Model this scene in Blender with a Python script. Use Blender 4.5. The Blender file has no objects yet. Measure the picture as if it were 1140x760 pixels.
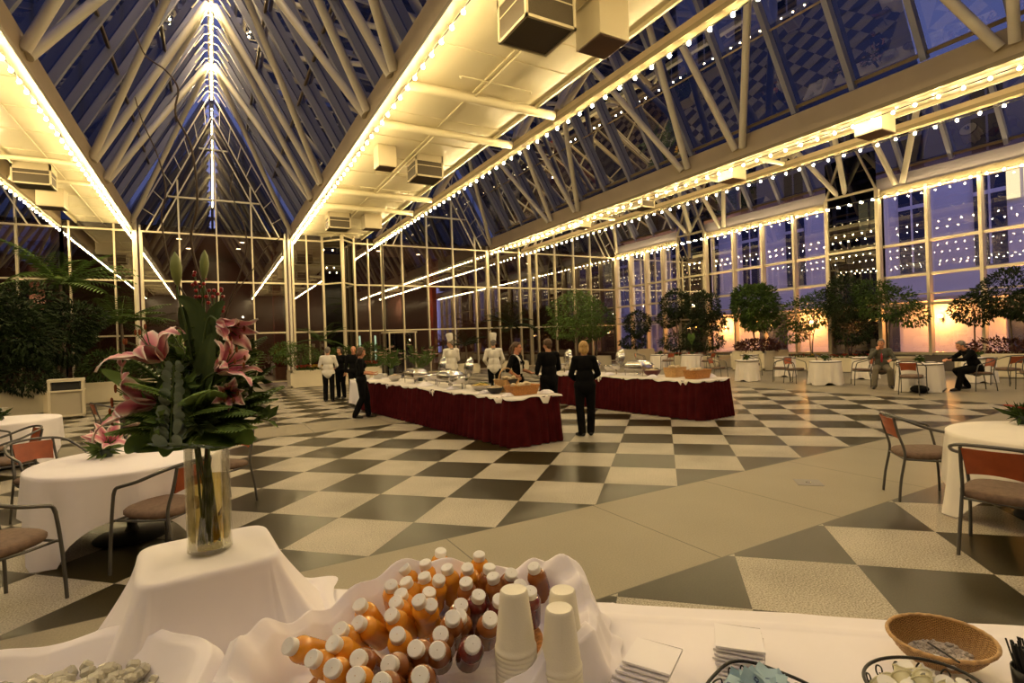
import bpy, bmesh, math, random
from mathutils import Vector, Matrix, Quaternion
import numpy as np
C = bpy.context.scene.collection
scene = bpy.context.scene
PI = math.pi
R = math.radians
rnd = random.Random(7)

# ------------------------------------------------------------------ materials
def _mat(name):
    m = bpy.data.materials.new(name); m.use_nodes = True
    nt = m.node_tree
    return m, nt, nt.nodes['Principled BSDF']

def mat(name, col, rough=0.5, metal=0.0, vary=0.0, scale=8.0, bump=0.0, bscale=40.0, trans=0.0, ior=1.45, sheen=0.0, spec=0.5, coat=0.0, subs=0.0):
    m, nt, b = _mat(name)
    b.inputs['Base Color'].default_value = (*col, 1)
    b.inputs['Roughness'].default_value = rough
    b.inputs['Metallic'].default_value = metal
    b.inputs['Transmission Weight'].default_value = trans
    b.inputs['IOR'].default_value = ior
    b.inputs['Specular IOR Level'].default_value = spec
    b.inputs['Sheen Weight'].default_value = sheen
    b.inputs['Coat Weight'].default_value = coat
    if vary or bump:
        tc = nt.nodes.new('ShaderNodeTexCoord')
    if vary:
        n = nt.nodes.new('ShaderNodeTexNoise'); n.inputs['Scale'].default_value = scale; n.inputs['Detail'].default_value = 5
        nt.links.new(tc.outputs['Object'], n.inputs['Vector'])
        r = nt.nodes.new('ShaderNodeValToRGB')
        r.color_ramp.elements[0].position = .3; r.color_ramp.elements[1].position = .7
        r.color_ramp.elements[0].color = tuple(max(0, c*(1-vary)) for c in col)+(1,)
        r.color_ramp.elements[1].color = tuple(min(1, c*(1+vary)) for c in col)+(1,)
        nt.links.new(n.outputs['Fac'], r.inputs['Fac']); nt.links.new(r.outputs['Color'], b.inputs['Base Color'])
    if bump:
        n2 = nt.nodes.new('ShaderNodeTexNoise'); n2.inputs['Scale'].default_value = bscale; n2.inputs['Detail'].default_value = 3
        nt.links.new(tc.outputs['Object'], n2.inputs['Vector'])
        bp = nt.nodes.new('ShaderNodeBump'); bp.inputs['Strength'].default_value = bump; bp.inputs['Distance'].default_value = .01
        nt.links.new(n2.outputs['Fac'], bp.inputs['Height']); nt.links.new(bp.outputs['Normal'], b.inputs['Normal'])
    return m

def emis(name, col, s):
    m = bpy.data.materials.new(name); m.use_nodes = True; nt = m.node_tree
    nt.nodes.remove(nt.nodes['Principled BSDF'])
    e = nt.nodes.new('ShaderNodeEmission'); e.inputs['Color'].default_value = (*col, 1); e.inputs['Strength'].default_value = s
    nt.links.new(e.outputs[0], nt.nodes['Material Output'].inputs['Surface'])
    return m

def pane_mat(name, tint, refl, refl_col=(1, 1, 1)):
    """coated architectural glass: tinted see-through plus a mirror coat that grows at grazing angles"""
    m = bpy.data.materials.new(name); m.use_nodes = True; nt = m.node_tree
    nt.nodes.remove(nt.nodes['Principled BSDF'])
    t = nt.nodes.new('ShaderNodeBsdfTransparent'); t.inputs['Color'].default_value = (*tint, 1)
    g = nt.nodes.new('ShaderNodeBsdfGlossy'); g.inputs['Roughness'].default_value = 0.0; g.inputs['Color'].default_value = (*refl_col, 1)
    f = nt.nodes.new('ShaderNodeLayerWeight'); f.inputs['Blend'].default_value = 0.35
    mr = nt.nodes.new('ShaderNodeMapRange'); mr.inputs['To Min'].default_value = refl; mr.inputs['To Max'].default_value = min(1, refl+.55)
    nt.links.new(f.outputs['Fresnel'], mr.inputs['Value'])
    mx = nt.nodes.new('ShaderNodeMixShader')
    nt.links.new(mr.outputs[0], mx.inputs[0]); nt.links.new(t.outputs[0], mx.inputs[1]); nt.links.new(g.outputs[0], mx.inputs[2])
    nt.links.new(mx.outputs[0], nt.nodes['Material Output'].inputs['Surface'])
    return m

# ------------------------------------------------------------------ mesh builder
class MB:
    def __init__(s):
        s.v = []; s.f = []; s.mi = []; s.uv = {}; s.m = 0
    def add(s, vs, fs, uvs=None):
        o = len(s.v)
        s.v.extend([tuple(p) for p in vs])
        for k, fc in enumerate(fs):
            if uvs is not None: s.uv[len(s.f)] = [uvs[i] for i in fc]
            s.f.append(tuple(i+o for i in fc)); s.mi.append(s.m)
        return s
    def box(s, c, size, rot=None):
        hx, hy, hz = size[0]/2, size[1]/2, size[2]/2
        vs = [Vector((x*hx, y*hy, z*hz)) for x in (-1, 1) for y in (-1, 1) for z in (-1, 1)]
        if rot is not None: vs = [rot @ p for p in vs]
        c = Vector(c); vs = [p+c for p in vs]
        return s.add(vs, [(0, 1, 3, 2), (4, 6, 7, 5), (0, 4, 5, 1), (2, 3, 7, 6), (0, 2, 6, 4), (1, 5, 7, 3)])
    def bx(s, a, b):
        return s.box([(a[i]+b[i])/2 for i in range(3)], [abs(b[i]-a[i]) for i in range(3)])
    def bevbox(s, c, size, r, rot=None, seg=2):
        bm = bmesh.new(); bmesh.ops.create_cube(bm, size=1)
        for v in bm.verts: v.co = Vector((v.co.x*size[0], v.co.y*size[1], v.co.z*size[2]))
        bmesh.ops.bevel(bm, geom=bm.edges[:], offset=r, segments=seg, affect='EDGES', profile=.5)
        bm.verts.index_update()
        M = (rot.to_4x4() if rot is not None else Matrix.Identity(4))
        vs = [M @ v.co + Vector(c) for v in bm.verts]; fs = [[v.index for v in f.verts] for f in bm.faces]
        bm.free(); return s.add(vs, fs)
    def beam(s, p0, p1, w, h, up=(0, 0, 1)):
        p0 = Vector(p0); p1 = Vector(p1); d = (p1-p0); L = d.length; d.normalize()
        u = Vector(up); u = (u-d*u.dot(d))
        if u.length < 1e-5: u = Vector((1, 0, 0)); u = u-d*u.dot(d)
        u.normalize(); sd = d.cross(u)
        rot = Matrix((sd, d, u)).transposed()
        return s.box((p0+p1)/2, (w, L, h), rot)
    def tube(s, pts, r, seg=8, cap=True, closed=False):
        pts = [Vector(p) for p in pts]; n = len(pts)
        rs = r if isinstance(r, (list, tuple)) else [r]*n
        vs = []; fs = []; pn = None
        for i in range(n):
            if closed: t = pts[(i+1) % n]-pts[i-1]
            else: t = pts[min(i+1, n-1)]-pts[max(i-1, 0)]
            if t.length < 1e-9: t = Vector((0, 0, 1))
            t.normalize()
            if pn is None:
                pn = Vector((0, 0, 1)) if abs(t.z) < .9 else Vector((1, 0, 0))
            pn = pn-t*pn.dot(t)
            if pn.length < 1e-6: pn = t.orthogonal()
            pn.normalize(); b = t.cross(pn)
            for k in range(seg):
                a = 2*PI*k/seg; vs.append(pts[i]+(pn*math.cos(a)+b*math.sin(a))*rs[i])
        m = n if closed else n-1
        for i in range(m):
            j = (i+1) % n
            for k in range(seg):
                k2 = (k+1) % seg; fs.append((i*seg+k, i*seg+k2, j*seg+k2, j*seg+k))
        if cap and not closed:
            fs.append(tuple(range(seg-1, -1, -1))); fs.append(tuple((n-1)*seg+k for k in range(seg)))
        return s.add(vs, fs)
    def lathe(s, prof, seg=24, c=(0, 0, 0), M=None, cap0=False, cap1=False, a0=0, a1=2*PI):
        full = abs(a1-a0-2*PI) < 1e-6; ns = seg if full else seg+1
        vs = []; fs = []; c = Vector(c)
        for (r, z) in prof:
            for k in range(ns):
                a = a0+(a1-a0)*k/seg; p = Vector((r*math.cos(a), r*math.sin(a), z))
                vs.append((M @ p if M is not None else p)+c)
        for i in range(len(prof)-1):
            for k in range(seg):
                k2 = (k+1) % ns; fs.append((i*ns+k, i*ns+k2, (i+1)*ns+k2, (i+1)*ns+k))
        if cap0: fs.append(tuple(range(ns-1, -1, -1)))
        if cap1: fs.append(tuple((len(prof)-1)*ns+k for k in range(ns)))
        return s.add(vs, fs)
    def ball(s, c, r, seg=10, rings=6, M=None):
        rr = r if isinstance(r, (tuple, list)) else (r, r, r)
        c = Vector(c); vs = []; fs = []
        for i in range(rings+1):
            th = PI*i/rings
            for k in range(seg):
                a = 2*PI*k/seg; p = Vector((rr[0]*math.sin(th)*math.cos(a), rr[1]*math.sin(th)*math.sin(a), rr[2]*math.cos(th)))
                vs.append((M @ p if M is not None else p)+c)
        for i in range(rings):
            for k in range(seg):
                k2 = (k+1) % seg; fs.append((i*seg+k, (i+1)*seg+k, (i+1)*seg+k2, i*seg+k2))
        return s.add(vs, fs)
    def grid(s, fn, nu, nv, closeu=False):
        vs = []; uvs = []
        for j in range(nv+1):
            for i in range(nu if closeu else nu+1):
                vs.append(fn(i/nu, j/nv)); uvs.append((i/nu, j/nv))
        w = nu if closeu else nu+1; fs = []
        for j in range(nv):
            for i in range(nu):
                i2 = (i+1) % w; fs.append((j*w+i, j*w+i2, (j+1)*w+i2, (j+1)*w+i))
        return s.add(vs, fs, uvs)
    def quad(s, a, b, c, d): return s.add([a, b, c, d], [(0, 1, 2, 3)])
    def build(s, name, mats, parent=None, smooth=False, loc=None, fix=False):
        me = bpy.data.meshes.new(name); me.from_pydata(s.v, [], s.f)
        if not isinstance(mats, (list, tuple)): mats = [mats]
        for m in mats: me.materials.append(m)
        if len(mats) > 1: me.polygons.foreach_set('material_index', s.mi)
        if s.uv:
            ul = me.uv_layers.new(name='UVMap')
            for pi, p in enumerate(me.polygons):
                if pi in s.uv:
                    for li, u in zip(p.loop_indices, s.uv[pi]): ul.data[li].uv = u
        if fix:
            bm = bmesh.new(); bm.from_mesh(me); bmesh.ops.remove_doubles(bm, verts=bm.verts, dist=1e-5)
            bmesh.ops.recalc_face_normals(bm, faces=bm.faces); bm.to_mesh(me); bm.free()
        if smooth: me.polygons.foreach_set('use_smooth', [True]*len(me.polygons))
        me.update()
        o = bpy.data.objects.new(name, me); C.objects.link(o)
        if parent is not None: o.parent = parent
        if loc is not None: o.location = loc
        return o

def soft(o, angle=40):
    me = o.data
    me.polygons.foreach_set('use_smooth', [True]*len(me.polygons))
    try: me.set_sharp_from_angle(angle=R(angle))
    except Exception: pass
    return o

def tag(o, label=None, cat=None, group=None, kind=None):
    if label: o['label'] = label
    if cat: o['category'] = cat
    if group: o['group'] = group
    if kind: o['kind'] = kind
    return o
def struct(o, label=None, cat=None):
    o['kind'] = 'structure'
    if label: o['label'] = label
    if cat: o['category'] = cat
    return o
def thing(name, label, cat, loc=(0, 0, 0), rz=0.0, group=None):
    o = bpy.data.objects.new(name, None); C.objects.link(o); o.empty_display_size = .1
    o.location = loc; o.rotation_euler = (0, 0, rz)
    return tag(o, label, cat, group)
KIDS = {}
def dup(root, loc=None, rz=None, label=None, group=None, rot=None, scale=None):
    def kids(o): return [c for c in bpy.data.objects if c.parent == o]
    key = root.name
    if key not in KIDS: KIDS[key] = [(c, kids(c)) for c in kids(root)]
    r = root.copy(); C.objects.link(r)
    if loc is not None: r.location = loc
    if rz is not None: r.rotation_euler = (0, 0, rz)
    if rot is not None: r.rotation_euler = rot
    if scale is not None: r.scale = (scale,)*3 if not isinstance(scale, (tuple, list)) else scale
    if label: r['label'] = label
    if group: r['group'] = group
    for c, gs in KIDS[key]:
        n = c.copy(); C.objects.link(n); n.parent = r
        for g in gs:
            q = g.copy(); C.objects.link(q); q.parent = n
    return r
def lerp(a, b, t): return a+(b-a)*t
def smoothpath(pts, n=6):
    """Catmull-Rom through the points"""
    P = [Vector(p) for p in pts]; out = []
    for i in range(len(P)-1):
        p0 = P[max(i-1, 0)]; p1 = P[i]; p2 = P[i+1]; p3 = P[min(i+2, len(P)-1)]
        for k in range(n):
            t = k/n
            out.append(.5*((2*p1)+(p2-p0)*t+(2*p0-5*p1+4*p2-p3)*t*t+(3*p1-p0-3*p2+p3)*t**3))
    out.append(P[-1]); return out
# pixel of the photograph -> point of the place (on a level plane, or on a plane of constant x / y)
def _ray(px, py):
    return fw_+r_*((px-570)/593.8)-up_*((py-380)/593.8)
def at(px, py, z=0.0):
    d = _ray(px, py); return Vector((0, 0, CAMH))+d*((z-CAMH)/d.z)
def atY(px, py, Y):
    d = _ray(px, py); return Vector((0, 0, CAMH))+d*(Y/d.y)
def atX(px, py, X):
    d = _ray(px, py); return Vector((0, 0, CAMH))+d*(X/d.x)
EXPO = 0.8; SKYC = (.27, .30, .66); SKYS = 3.3; BULB = 250.0; LAMP = 330.0; LOBBY = 160.0
FILL_LAMP = 14.0  # glow of the added fill lamps
# ================================================================== camera, world, view
CAMH = 1.705
rv = Vector((0.87213747, -0.48796, -0.03549)); 
yaw, pitch, roll = 0.5102, -0.0013, -0.0355
cy, sy = math.cos(yaw), math.sin(yaw)
r_ = Vector((cy, -sy, 0)); fw_ = Vector((sy, cy, 0)); up_ = Vector((0, 0, 1))
fw_, up_ = fw_*math.cos(pitch)+up_*math.sin(pitch), up_*math.cos(pitch)-fw_*math.sin(pitch)
r_, up_ = r_*math.cos(roll)+up_*math.sin(roll), up_*math.cos(roll)-r_*math.sin(roll)
cam = bpy.data.cameras.new('camera'); camo = bpy.data.objects.new('camera', cam); C.objects.link(camo)
Mx = Matrix((r_, up_, -fw_)).transposed().to_4x4(); Mx.translation = Vector((0, 0, CAMH))
camo.matrix_world = Mx
cam.sensor_width = 36; cam.lens = 593.8/1140*36; cam.clip_start = .05; cam.clip_end = 400
scene.camera = camo
scene.view_settings.view_transform = 'Standard'; scene.view_settings.look = 'None'
scene.view_settings.gamma = 1; scene.view_settings.use_curve_mapping = False
scene.view_settings.exposure = EXPO
scene.cycles.use_denoising = True
scene.cycles.max_bounces = 9; scene.cycles.diffuse_bounces = 3; scene.cycles.glossy_bounces = 4
scene.cycles.transmission_bounces = 6; scene.cycles.transparent_max_bounces = 14
scene.cycles.sample_clamp_indirect = 3
scene.cycles.caustics_reflective = False; scene.cycles.caustics_refractive = False

w = bpy.data.worlds.new('dusk sky'); scene.world = w; w.use_nodes = True
bg = w.node_tree.nodes['Background']; bg.inputs['Color'].default_value = (*SKYC, 1); bg.inputs['Strength'].default_value = SKYS

# ================================================================== materials for the place
M = {}
M['cream'] = mat('cream painted steel', (.62, .53, .37), .45, vary=.05, scale=1.5)
M['tubepaint'] = mat('cream painted tube', (.64, .58, .46), .4)
M['ceil'] = mat('cream ceiling panel', (.77, .69, .47), .35, vary=.03, scale=.6)
M['lip'] = mat('tan girder lip', (.22, .18, .105), .5)
M['fascia'] = mat('tan beam face', (.40, .32, .21), .55, vary=.06, scale=1.2)
M['mullion'] = mat('pale gold aluminium', (.60, .52, .36), .35, .4)
M['fin'] = mat('blue grey roof rafter', (.26, .26, .33), .5)
M['gilt'] = mat('bronze glazing bar', (.20, .15, .09), .4, .5)
M['dark'] = mat('dark metal', (.02, .02, .02), .4)
M['glassw'] = pane_mat('clear wall glass', (.60, .58, .64), .04)
M['glassr'] = pane_mat('smoky roof glass', (.075, .082, .105), .06)
M['glassd'] = pane_mat('dark mirror glass', (.24, .19, .15), .13)
M['spandrel'] = pane_mat('black spandrel glass', (.03, .03, .03), .10)
M['sky slot'] = pane_mat('skylight glass', (.35, .36, .42), .06)
M['bulb'] = emis('glowing bulb', (1, .75, .37), BULB)
M['cable'] = mat('black cable', (.03, .03, .03), .6)
M['boxcream'] = mat('cream vent box', (.52, .45, .30), .4)
M['grille'] = mat('dark wire grille', (.07, .055, .035), .5, .3, bump=.6, bscale=60)

# floor: stone tiles laid at 45 degrees with plain bands
def floor_mat():
    m, nt, b = _mat('checker granite floor'); N = nt.nodes; L = nt.links
    geo = N.new('ShaderNodeNewGeometry'); sep = N.new('ShaderNodeSeparateXYZ'); L.new(geo.outputs['Position'], sep.inputs[0])
    def ma(op, a, b=None, c=None):
        n = N.new('ShaderNodeMath'); n.operation = op
        for i, x in enumerate((a, b, c)):
            if x is None: continue
            if isinstance(x, (int, float)): n.inputs[i].default_value = x
            else: L.new(x, n.inputs[i])
        return n.outputs[0]
    X, Y = sep.outputs[0], sep.outputs[1]
    s = math.sqrt(.5)/.82
    u = ma('MULTIPLY', ma('SUBTRACT', X, Y), s); v = ma('MULTIPLY', ma('ADD', X, Y), s)
    def parity(uo, vo):
        a = ma('FLOOR', ma('SUBTRACT', u, uo)); c = ma('FLOOR', ma('SUBTRACT', v, vo))
        return ma('FLOORED_MODULO', ma('ADD', a, c), 2.0)
    x0, y0 = -2.8719, 4.6657
    p1 = parity(x0, y0)                     # 1 -> white
    p2 = parity(x0+3.453, y0+.66)         # near the table
    # beyond the second band: grid shifted so that corners touch the band
    def mixv(f, a, b): return ma('ADD', ma('MULTIPLY', a, ma('SUBTRACT', 1.0, f)), ma('MULTIPLY', b, f))
    near = ma('LESS_THAN', Y, 3.6)
    p3 = parity(x0-1.9, y0+1.0)
    far = ma('GREATER_THAN', Y, 12.0)
    par = mixv(far, mixv(near, p1, p2), p3)
    band = ma('MULTIPLY', ma('GREATER_THAN', Y, 2.79), ma('LESS_THAN', Y, 4.37))
    band2 = ma('MULTIPLY', ma('GREATER_THAN', Y, 11.35), ma('LESS_THAN', Y, 12.9))
    band3 = ma('GREATER_THAN', X, 14.55)
    bands = ma('MINIMUM', ma('ADD', ma('ADD', band, band2), band3), 1.0)
    # seams across the bands and along their edges
    sx = ma('ABSOLUTE', ma('SUBTRACT', ma('FRACT', ma('DIVIDE', ma('SUBTRACT', X, 1.72), 1.6)), .5))
    seam = ma('MULTIPLY', ma('GREATER_THAN', sx, .4965), bands)
    def near_line(val, at, w): return ma('LESS_THAN', ma('ABSOLUTE', ma('SUBTRACT', val, at)), w)
    for at in (2.79, 4.37): seam = ma('MAXIMUM', seam, near_line(Y, at, .006))
    fu = ma('ABSOLUTE', ma('SUBTRACT', ma('FRACT', ma('SUBTRACT', mixv(near, u, ma('SUBTRACT', u, 3.453)), x0)), .5))
    n1 = N.new('ShaderNodeTexNoise'); n1.inputs['Scale'].default_value = 90; n1.inputs['Detail'].default_value = 4
    n2 = N.new('ShaderNodeTexNoise'); n2.inputs['Scale'].default_value = 1.1; n2.inputs['Detail'].default_value = 3
    L.new(geo.outputs['Position'], n1.inputs['Vector']); L.new(geo.outputs['Position'], n2.inputs['Vector'])
    def ramp(fac, a, c, p0=.35, p1=.65):
        r = N.new('ShaderNodeValToRGB'); r.color_ramp.elements[0].color = (*a, 1); r.color_ramp.elements[1].color = (*c, 1)
        r.color_ramp.elements[0].position = p0; r.color_ramp.elements[1].position = p1; L.new(fac, r.inputs['Fac']); return r.outputs['Color']
    mixn = ma('ADD', ma('MULTIPLY', n1.outputs['Fac'], .75), ma('MULTIPLY', n2.outputs['Fac'], .25))
    white = ramp(mixn, (.20, .175, .13), (.53, .48, .385), .38, .60)
    dark = ramp(mixn, (.017, .0135, .005), (.038, .030, .012))
    tan = ramp(mixn, (.235, .205, .145), (.315, .275, .20))
    def mixc(f, a, c):
        x = N.new('ShaderNodeMixRGB'); L.new(f, x.inputs[0])
        for i, q in ((1, a), (2, c)):
            if isinstance(q, tuple): x.inputs[i].default_value = (*q, 1)
            else: L.new(q, x.inputs[i])
        return x.outputs[0]
    col = mixc(bands, mixc(par, dark, white), tan)
    col = mixc(ma('MULTIPLY', seam, .75), col, (.05, .04, .03))
    L.new(col, b.inputs['Base Color'])
    ro = ma('ADD', .29, ma('MULTIPLY', mixc_f(N, L, par, bands), .14))
    L.new(ro, b.inputs['Roughness'])
    b.inputs['Specular IOR Level'].default_value = .15
    return m
def mixc_f(N, L, a, c):
    n = N.new('ShaderNodeMath'); n.operation = 'MAXIMUM'; L.new(a, n.inputs[0]); L.new(c, n.inputs[1]); return n.outputs[0]
M['floor'] = floor_mat()

# ================================================================== the hall
YE, YB = 28.0, -5.0
ZB = 7.03                      # underside of the eave beams
ZG = 7.75                      # foot of the sloping glass
ZR = 13.75                     # ridges
XL, XR = -12.3, 23.9
NODES = [-3.95, 2.35, 4.45, 10.8, 12.95, 19.2, 21.35, 27.75]
GABLES = [(-12.0, -5.3), (-3.0, 3.56), (7.5, 14.4), (16.5, 23.9)]
FLATS = [(-5.3, -3.0), (3.56, 7.5), (14.4, 16.5)]

struct(MB().bx((XL-.3, YB-.3, -.3), (XR+.3, YE+10, 0)).build('floor', M['floor']), 'polished dark and pale granite checker floor with plain stone bands', 'floor')

trim_n = [0]; win_n = [0]
def trim(mb, m, label=None, smooth=False):
    trim_n[0] += 1
    o = struct(mb.build('trim_%d' % trim_n[0], m), label, 'trim' if label else None)
    if smooth: soft(o, 50)
    return o
def window(label):
    win_n[0] += 1
    o = bpy.data.objects.new('window_%d' % win_n[0], None); C.objects.link(o)
    return struct(o, label, 'window')

# eave beams (box girders)
EAVES = [-5.3, -3.0, 3.56, 7.5, 14.4, 16.5]
SIDE = {-5.3: -1, -3.0: 1, 3.56: -1, 7.5: 1, 14.4: -1, 16.5: 1}   # +1: the gable opens towards +x
for ex in EAVES:
    s = SIDE[ex]; mb = MB()
    mb.m = 0; mb.bx((ex-.04 if s > 0 else ex-.10, YB, ZB), (ex+.10 if s > 0 else ex+.04, YE-.12, ZG-.03 if ex not in (7.5, 16.5) else ZB+.2))
    mb.m = 1; mb.bx((ex-.05 if s > 0 else ex-.16, YB, ZB-.03), (ex+.16 if s > 0 else ex+.05, YE-.12, ZB+.07))
    trim(mb, [M['fascia'], M['lip']], 'long tan eave girder with cream lower lip')
# beam along the right wall
mb = MB(); mb.bx((XR-.12, YB, ZB), (XR+.1, YE, ZB+.22)); trim(mb, M['lip'], 'cream head beam above right window wall')
mb = MB(); mb.bx((XR-.05, YB, ZB+.22), (XR+.1, YE, ZG)); trim(mb, mat('pale slatted grille', (.34, .31, .33), .5), 'pale grille band over the right window wall')

# flat ceilings with skylight slots along their right edge
cei = 0
for i, (a, b) in enumerate(FLATS):
    slot = .55 if i != 0 else 0.45
    pa, pb = (a+.05, b-slot-.05) if i else (a+slot+.05, b-.05)
    mb = MB(); mb.bx((pa, YB, 7.30), (pb, YE, 7.42))
    if i: mb.bx((pb-.03, YB, 7.22), (pb+.03, YE, 7.55))
    else: mb.bx((pa-.03, YB, 7.22), (pa+.03, YE, 7.55))
    # fine ribs under the panel
    xm = (pa+pb)/2; mb.bx((xm-.03, YB, 7.27), (xm+.03, YE, 7.31))
    for y in np.arange(-3.6, 28, 1.6): mb.bx((pa, y-.012, 7.285), (pb, y+.012, 7.301))
    struct(mb.build('ceiling' if cei == 0 else 'ceiling.%03d' % cei, M['ceil']), 'cream flat panel ceiling strip between two glass gables', 'ceiling'); cei += 1
    # roof deck over the panel, glass over the slot
    mb = MB(); mb.bx((pa, YB, 7.60), (pb, YE, 7.72)); trim(mb, M['dark'], 'dark roof deck over flat ceiling')
    sa, sb = (pb+.03, b-.05) if i else (a+.05, pa-.03)
    wn = window('narrow skylight slot beside the flat ceiling')
    MB().quad((sa, YB, 7.62), (sb, YB, 7.62), (sb, YE, 7.62), (sa, YE, 7.62)).build('glass', M['sky slot'], wn)
    for y in (NODES if i != 0 else NODES):
        if y > 27.6 or y < 0: continue
        t = MB(); t.tube([(a+.06, y, 7.17), (b-.06, y, 7.17)], .105 if i == 1 else .07, 12)
        trim(t, M['ceil'], 'cream cross tube under the flat ceiling', True)
# thin sprinkler pipes under the middle flat ceiling
for (y0_, y1_) in ((4.5, 10.7), (13.1, 19.1), (21.6, 27.6)):
    t = MB(); ym = (y0_+y1_)/2+2.4
    t.tube([(5.28, y0_, 7.19), (5.28, y1_, 7.19)], .022, 6)
    for yy in (ym-1.9, ym): t.tube([(4.6, yy, 7.19), (6.3, yy, 7.19)], .016, 6); t.tube([(4.6, yy, 7.19), (4.6, yy, 7.12)], .02, 6); t.tube([(6.3, yy, 7.19), (6.3, yy, 7.12)], .02, 6)
    tag(t.build('sprinkler_pipe', M['ceil']), 'thin cream sprinkler pipe under the wide flat ceiling, %s' % ('nearest the camera' if y0_ < 5 else 'midway down the hall' if y0_ < 14 else 'by the far glass wall'), 'pipe', 'sprinkler pipes')

# ------------------------------------------------------------------ glazed gable roofs
def slope(xe, xr, ridge_z, label, wide=True):
    """one roof slope from eave (xe, ZG) to ridge (xr, ridge_z)"""
    n = Vector((ridge_z-ZG, 0, -(xr-xe))); n.normalize()
    if n.z > 0: n = -n                      # inward (down)
    e = Vector((xe, 0, ZG)); rr = Vector((xr, 0, ridge_z)); L = (rr-e).length
    wn = window(label)
    out = -n*.42
    p = [e+out-(rr-e).normalized()*.5, rr+out]
    g = MB(); g.quad(p[0]+Vector((0, YB, 0)), p[0]+Vector((0, YE, 0)), p[1]+Vector((0, YE, 0)), p[1]+Vector((0, YB, 0)))
    g.build('glass', M['glassr'], wn)
    # rafters
    ys = []
    for a, b in zip(NODES[:-1], NODES[1:]):
        k = 4 if b-a > 4 else 1
        ys += [a+(b-a)*i/k for i in range(k)]
    ys.append(NODES[-1])
    f = MB()
    for y in ys:
        f.beam(e+out*.72+Vector((0, y, 0)), rr+out*.72+Vector((0, y, 0)), .13, .20, n)
    f.build('rafter', M['fin'], wn)
    q = MB()
    for t in (.02, .335, .665):
        c = e.lerp(rr, t)+out*.80
        q.beam(c+Vector((0, YB, 0)), c+Vector((0, YE, 0)), .05 if t > .1 else .09, .09, n)
    q.build('purlin', M['gilt'], wn)
    return e, rr, n
for gi, (a, b) in enumerate(GABLES):
    xm = (a+b)/2
    for (xe, nm) in ((a, 'left'), (b, 'right')):
        which = ['far left gable', 'tall centre gable', 'second gable right of centre', 'gable over the right tables'][gi]
        slope(xe, xm, ZR, '%s slope of the %s roof, smoky glass between grey rafters' % (nm, which))
        # struts of the truss, standing inside the glass
        s = 1 if nm == 'left' else -1
        for k in range(len(NODES)-1):
            y0_, y1_ = NODES[k], NODES[k+1]; ymid = (y0_+y1_)/2
            if ymid < 2: continue
            for yy, off in ((y0_, .12), (y1_, -.12)):
                t = MB(); t.tube([(xe+s*.14, yy+off, 7.35), (xm-s*.12, ymid-off*.5, ZR-.5)], .105, 10)
                trim(t, M['tubepaint'], None, True)
    # ridge beam
    mb = MB(); mb.tube([(xm, YB, ZR-.42), (xm, YE-.1, ZR-.42)], .09, 8)
    mb.bx((xm-.10, YB, ZR-.1), (xm+.10, YE, ZR+.5)); trim(mb, M['cream'], 'ridge beam of the gable roof')
# small curved ridge ribs of the centre gable
xm = (GABLES[1][0]+GABLES[1][1])/2
mb = MB()
for y in np.arange(13.5, 27.7, .62):
    for s in (-1, 1): mb.tube([(xm+s*.02, y, ZR-.45), (xm+s*.22, y, ZR-.52), (xm+s*.42, y, ZR-.85), (xm+s*.55, y, ZR-1.05)], .02, 5)
trim(mb, M['cream'], 'row of small curved ribs along the centre ridge')

# ------------------------------------------------------------------ far glass wall
def gl_section(label, xs, zs, y, gm, top=None, ztop=7.05, thick=.06):
    """vertical glazed bay: posts at xs, transoms at zs"""
    wn = window(label)
    g = MB(); g.quad((xs[0], y+.05, .12), (xs[-1], y+.05, .12), (xs[-1], y+.05, ztop), (xs[0], y+.05, ztop)); g.build('glass', gm, wn)
    f = MB()
    for i, x in enumerate(xs):
        wd = thick*1.6 if i in (0, len(xs)-1) else thick
        f.bx((x-wd/2, y-.07, 0), (x+wd/2, y+.07, ztop))
    for z in zs: f.bx((xs[0], y-.055, z-.035), (xs[-1], y+.055, z+.035))
    f.build('frame', M['mullion'], wn)
    return wn
ZT = [.14, 2.5, 4.88, 7.03]
gl_section('far glass wall left of the centre gable under the flat ceiling', [-5.3, -5.05, -3.55, -2.86], ZT, YE, M['glassd'], ztop=7.3)
gl_section('far glass wall behind the left trees', [-12.3, -10.6, -8.4, -6.7, -5.3], ZT, YE, M['glassd'], ztop=7.3)
gl_section('far glass wall under the centre gable', [-2.6, -1.18, .285, 1.745, 3.16], ZT, YE, M['glassd'])
mb = MB(); mb.bx((-2.84, YE-.10, 0), (-2.74, YE+.1, 7.6)); mb.bx((-2.66, YE-.10, 0), (-2.60, YE+.1, 7.3)); mb.bx((3.30, YE-.10, 0), (3.40, YE+.1, 7.6)); mb.bx((3.16, YE-.10, 0), (3.22, YE+.1, 7.3)); trim(mb, M['tubepaint'], 'cream posts either side of the centre gable')
gl_section('far glass wall panes left of the glass prow', [3.5, 4.17, 4.92], ZT, YE, M['glassd'], ztop=7.3)
gl_section('far glass wall panes right of the glass prow', [6.48, 7.2, 7.93], ZT, YE, M['glassd'], ztop=7.3)
gl_section('far glass wall under the second gable, with the revolving door', [7.95, 9.04, 10.47, 12.0, 13.4, 14.15], ZT, YE, M['glassd'])
gl_section('far glass wall behind the leafy tree, narrow panes', [14.2, 14.9, 16.35, 17.05], ZT, YE, M['glassd'], ztop=7.3)
gl_section('far glass wall beside the right window wall', [17.1, 17.6, 18.95, 20.4, 21.75, 23.85], ZT, YE, M['glassd'])
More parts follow.
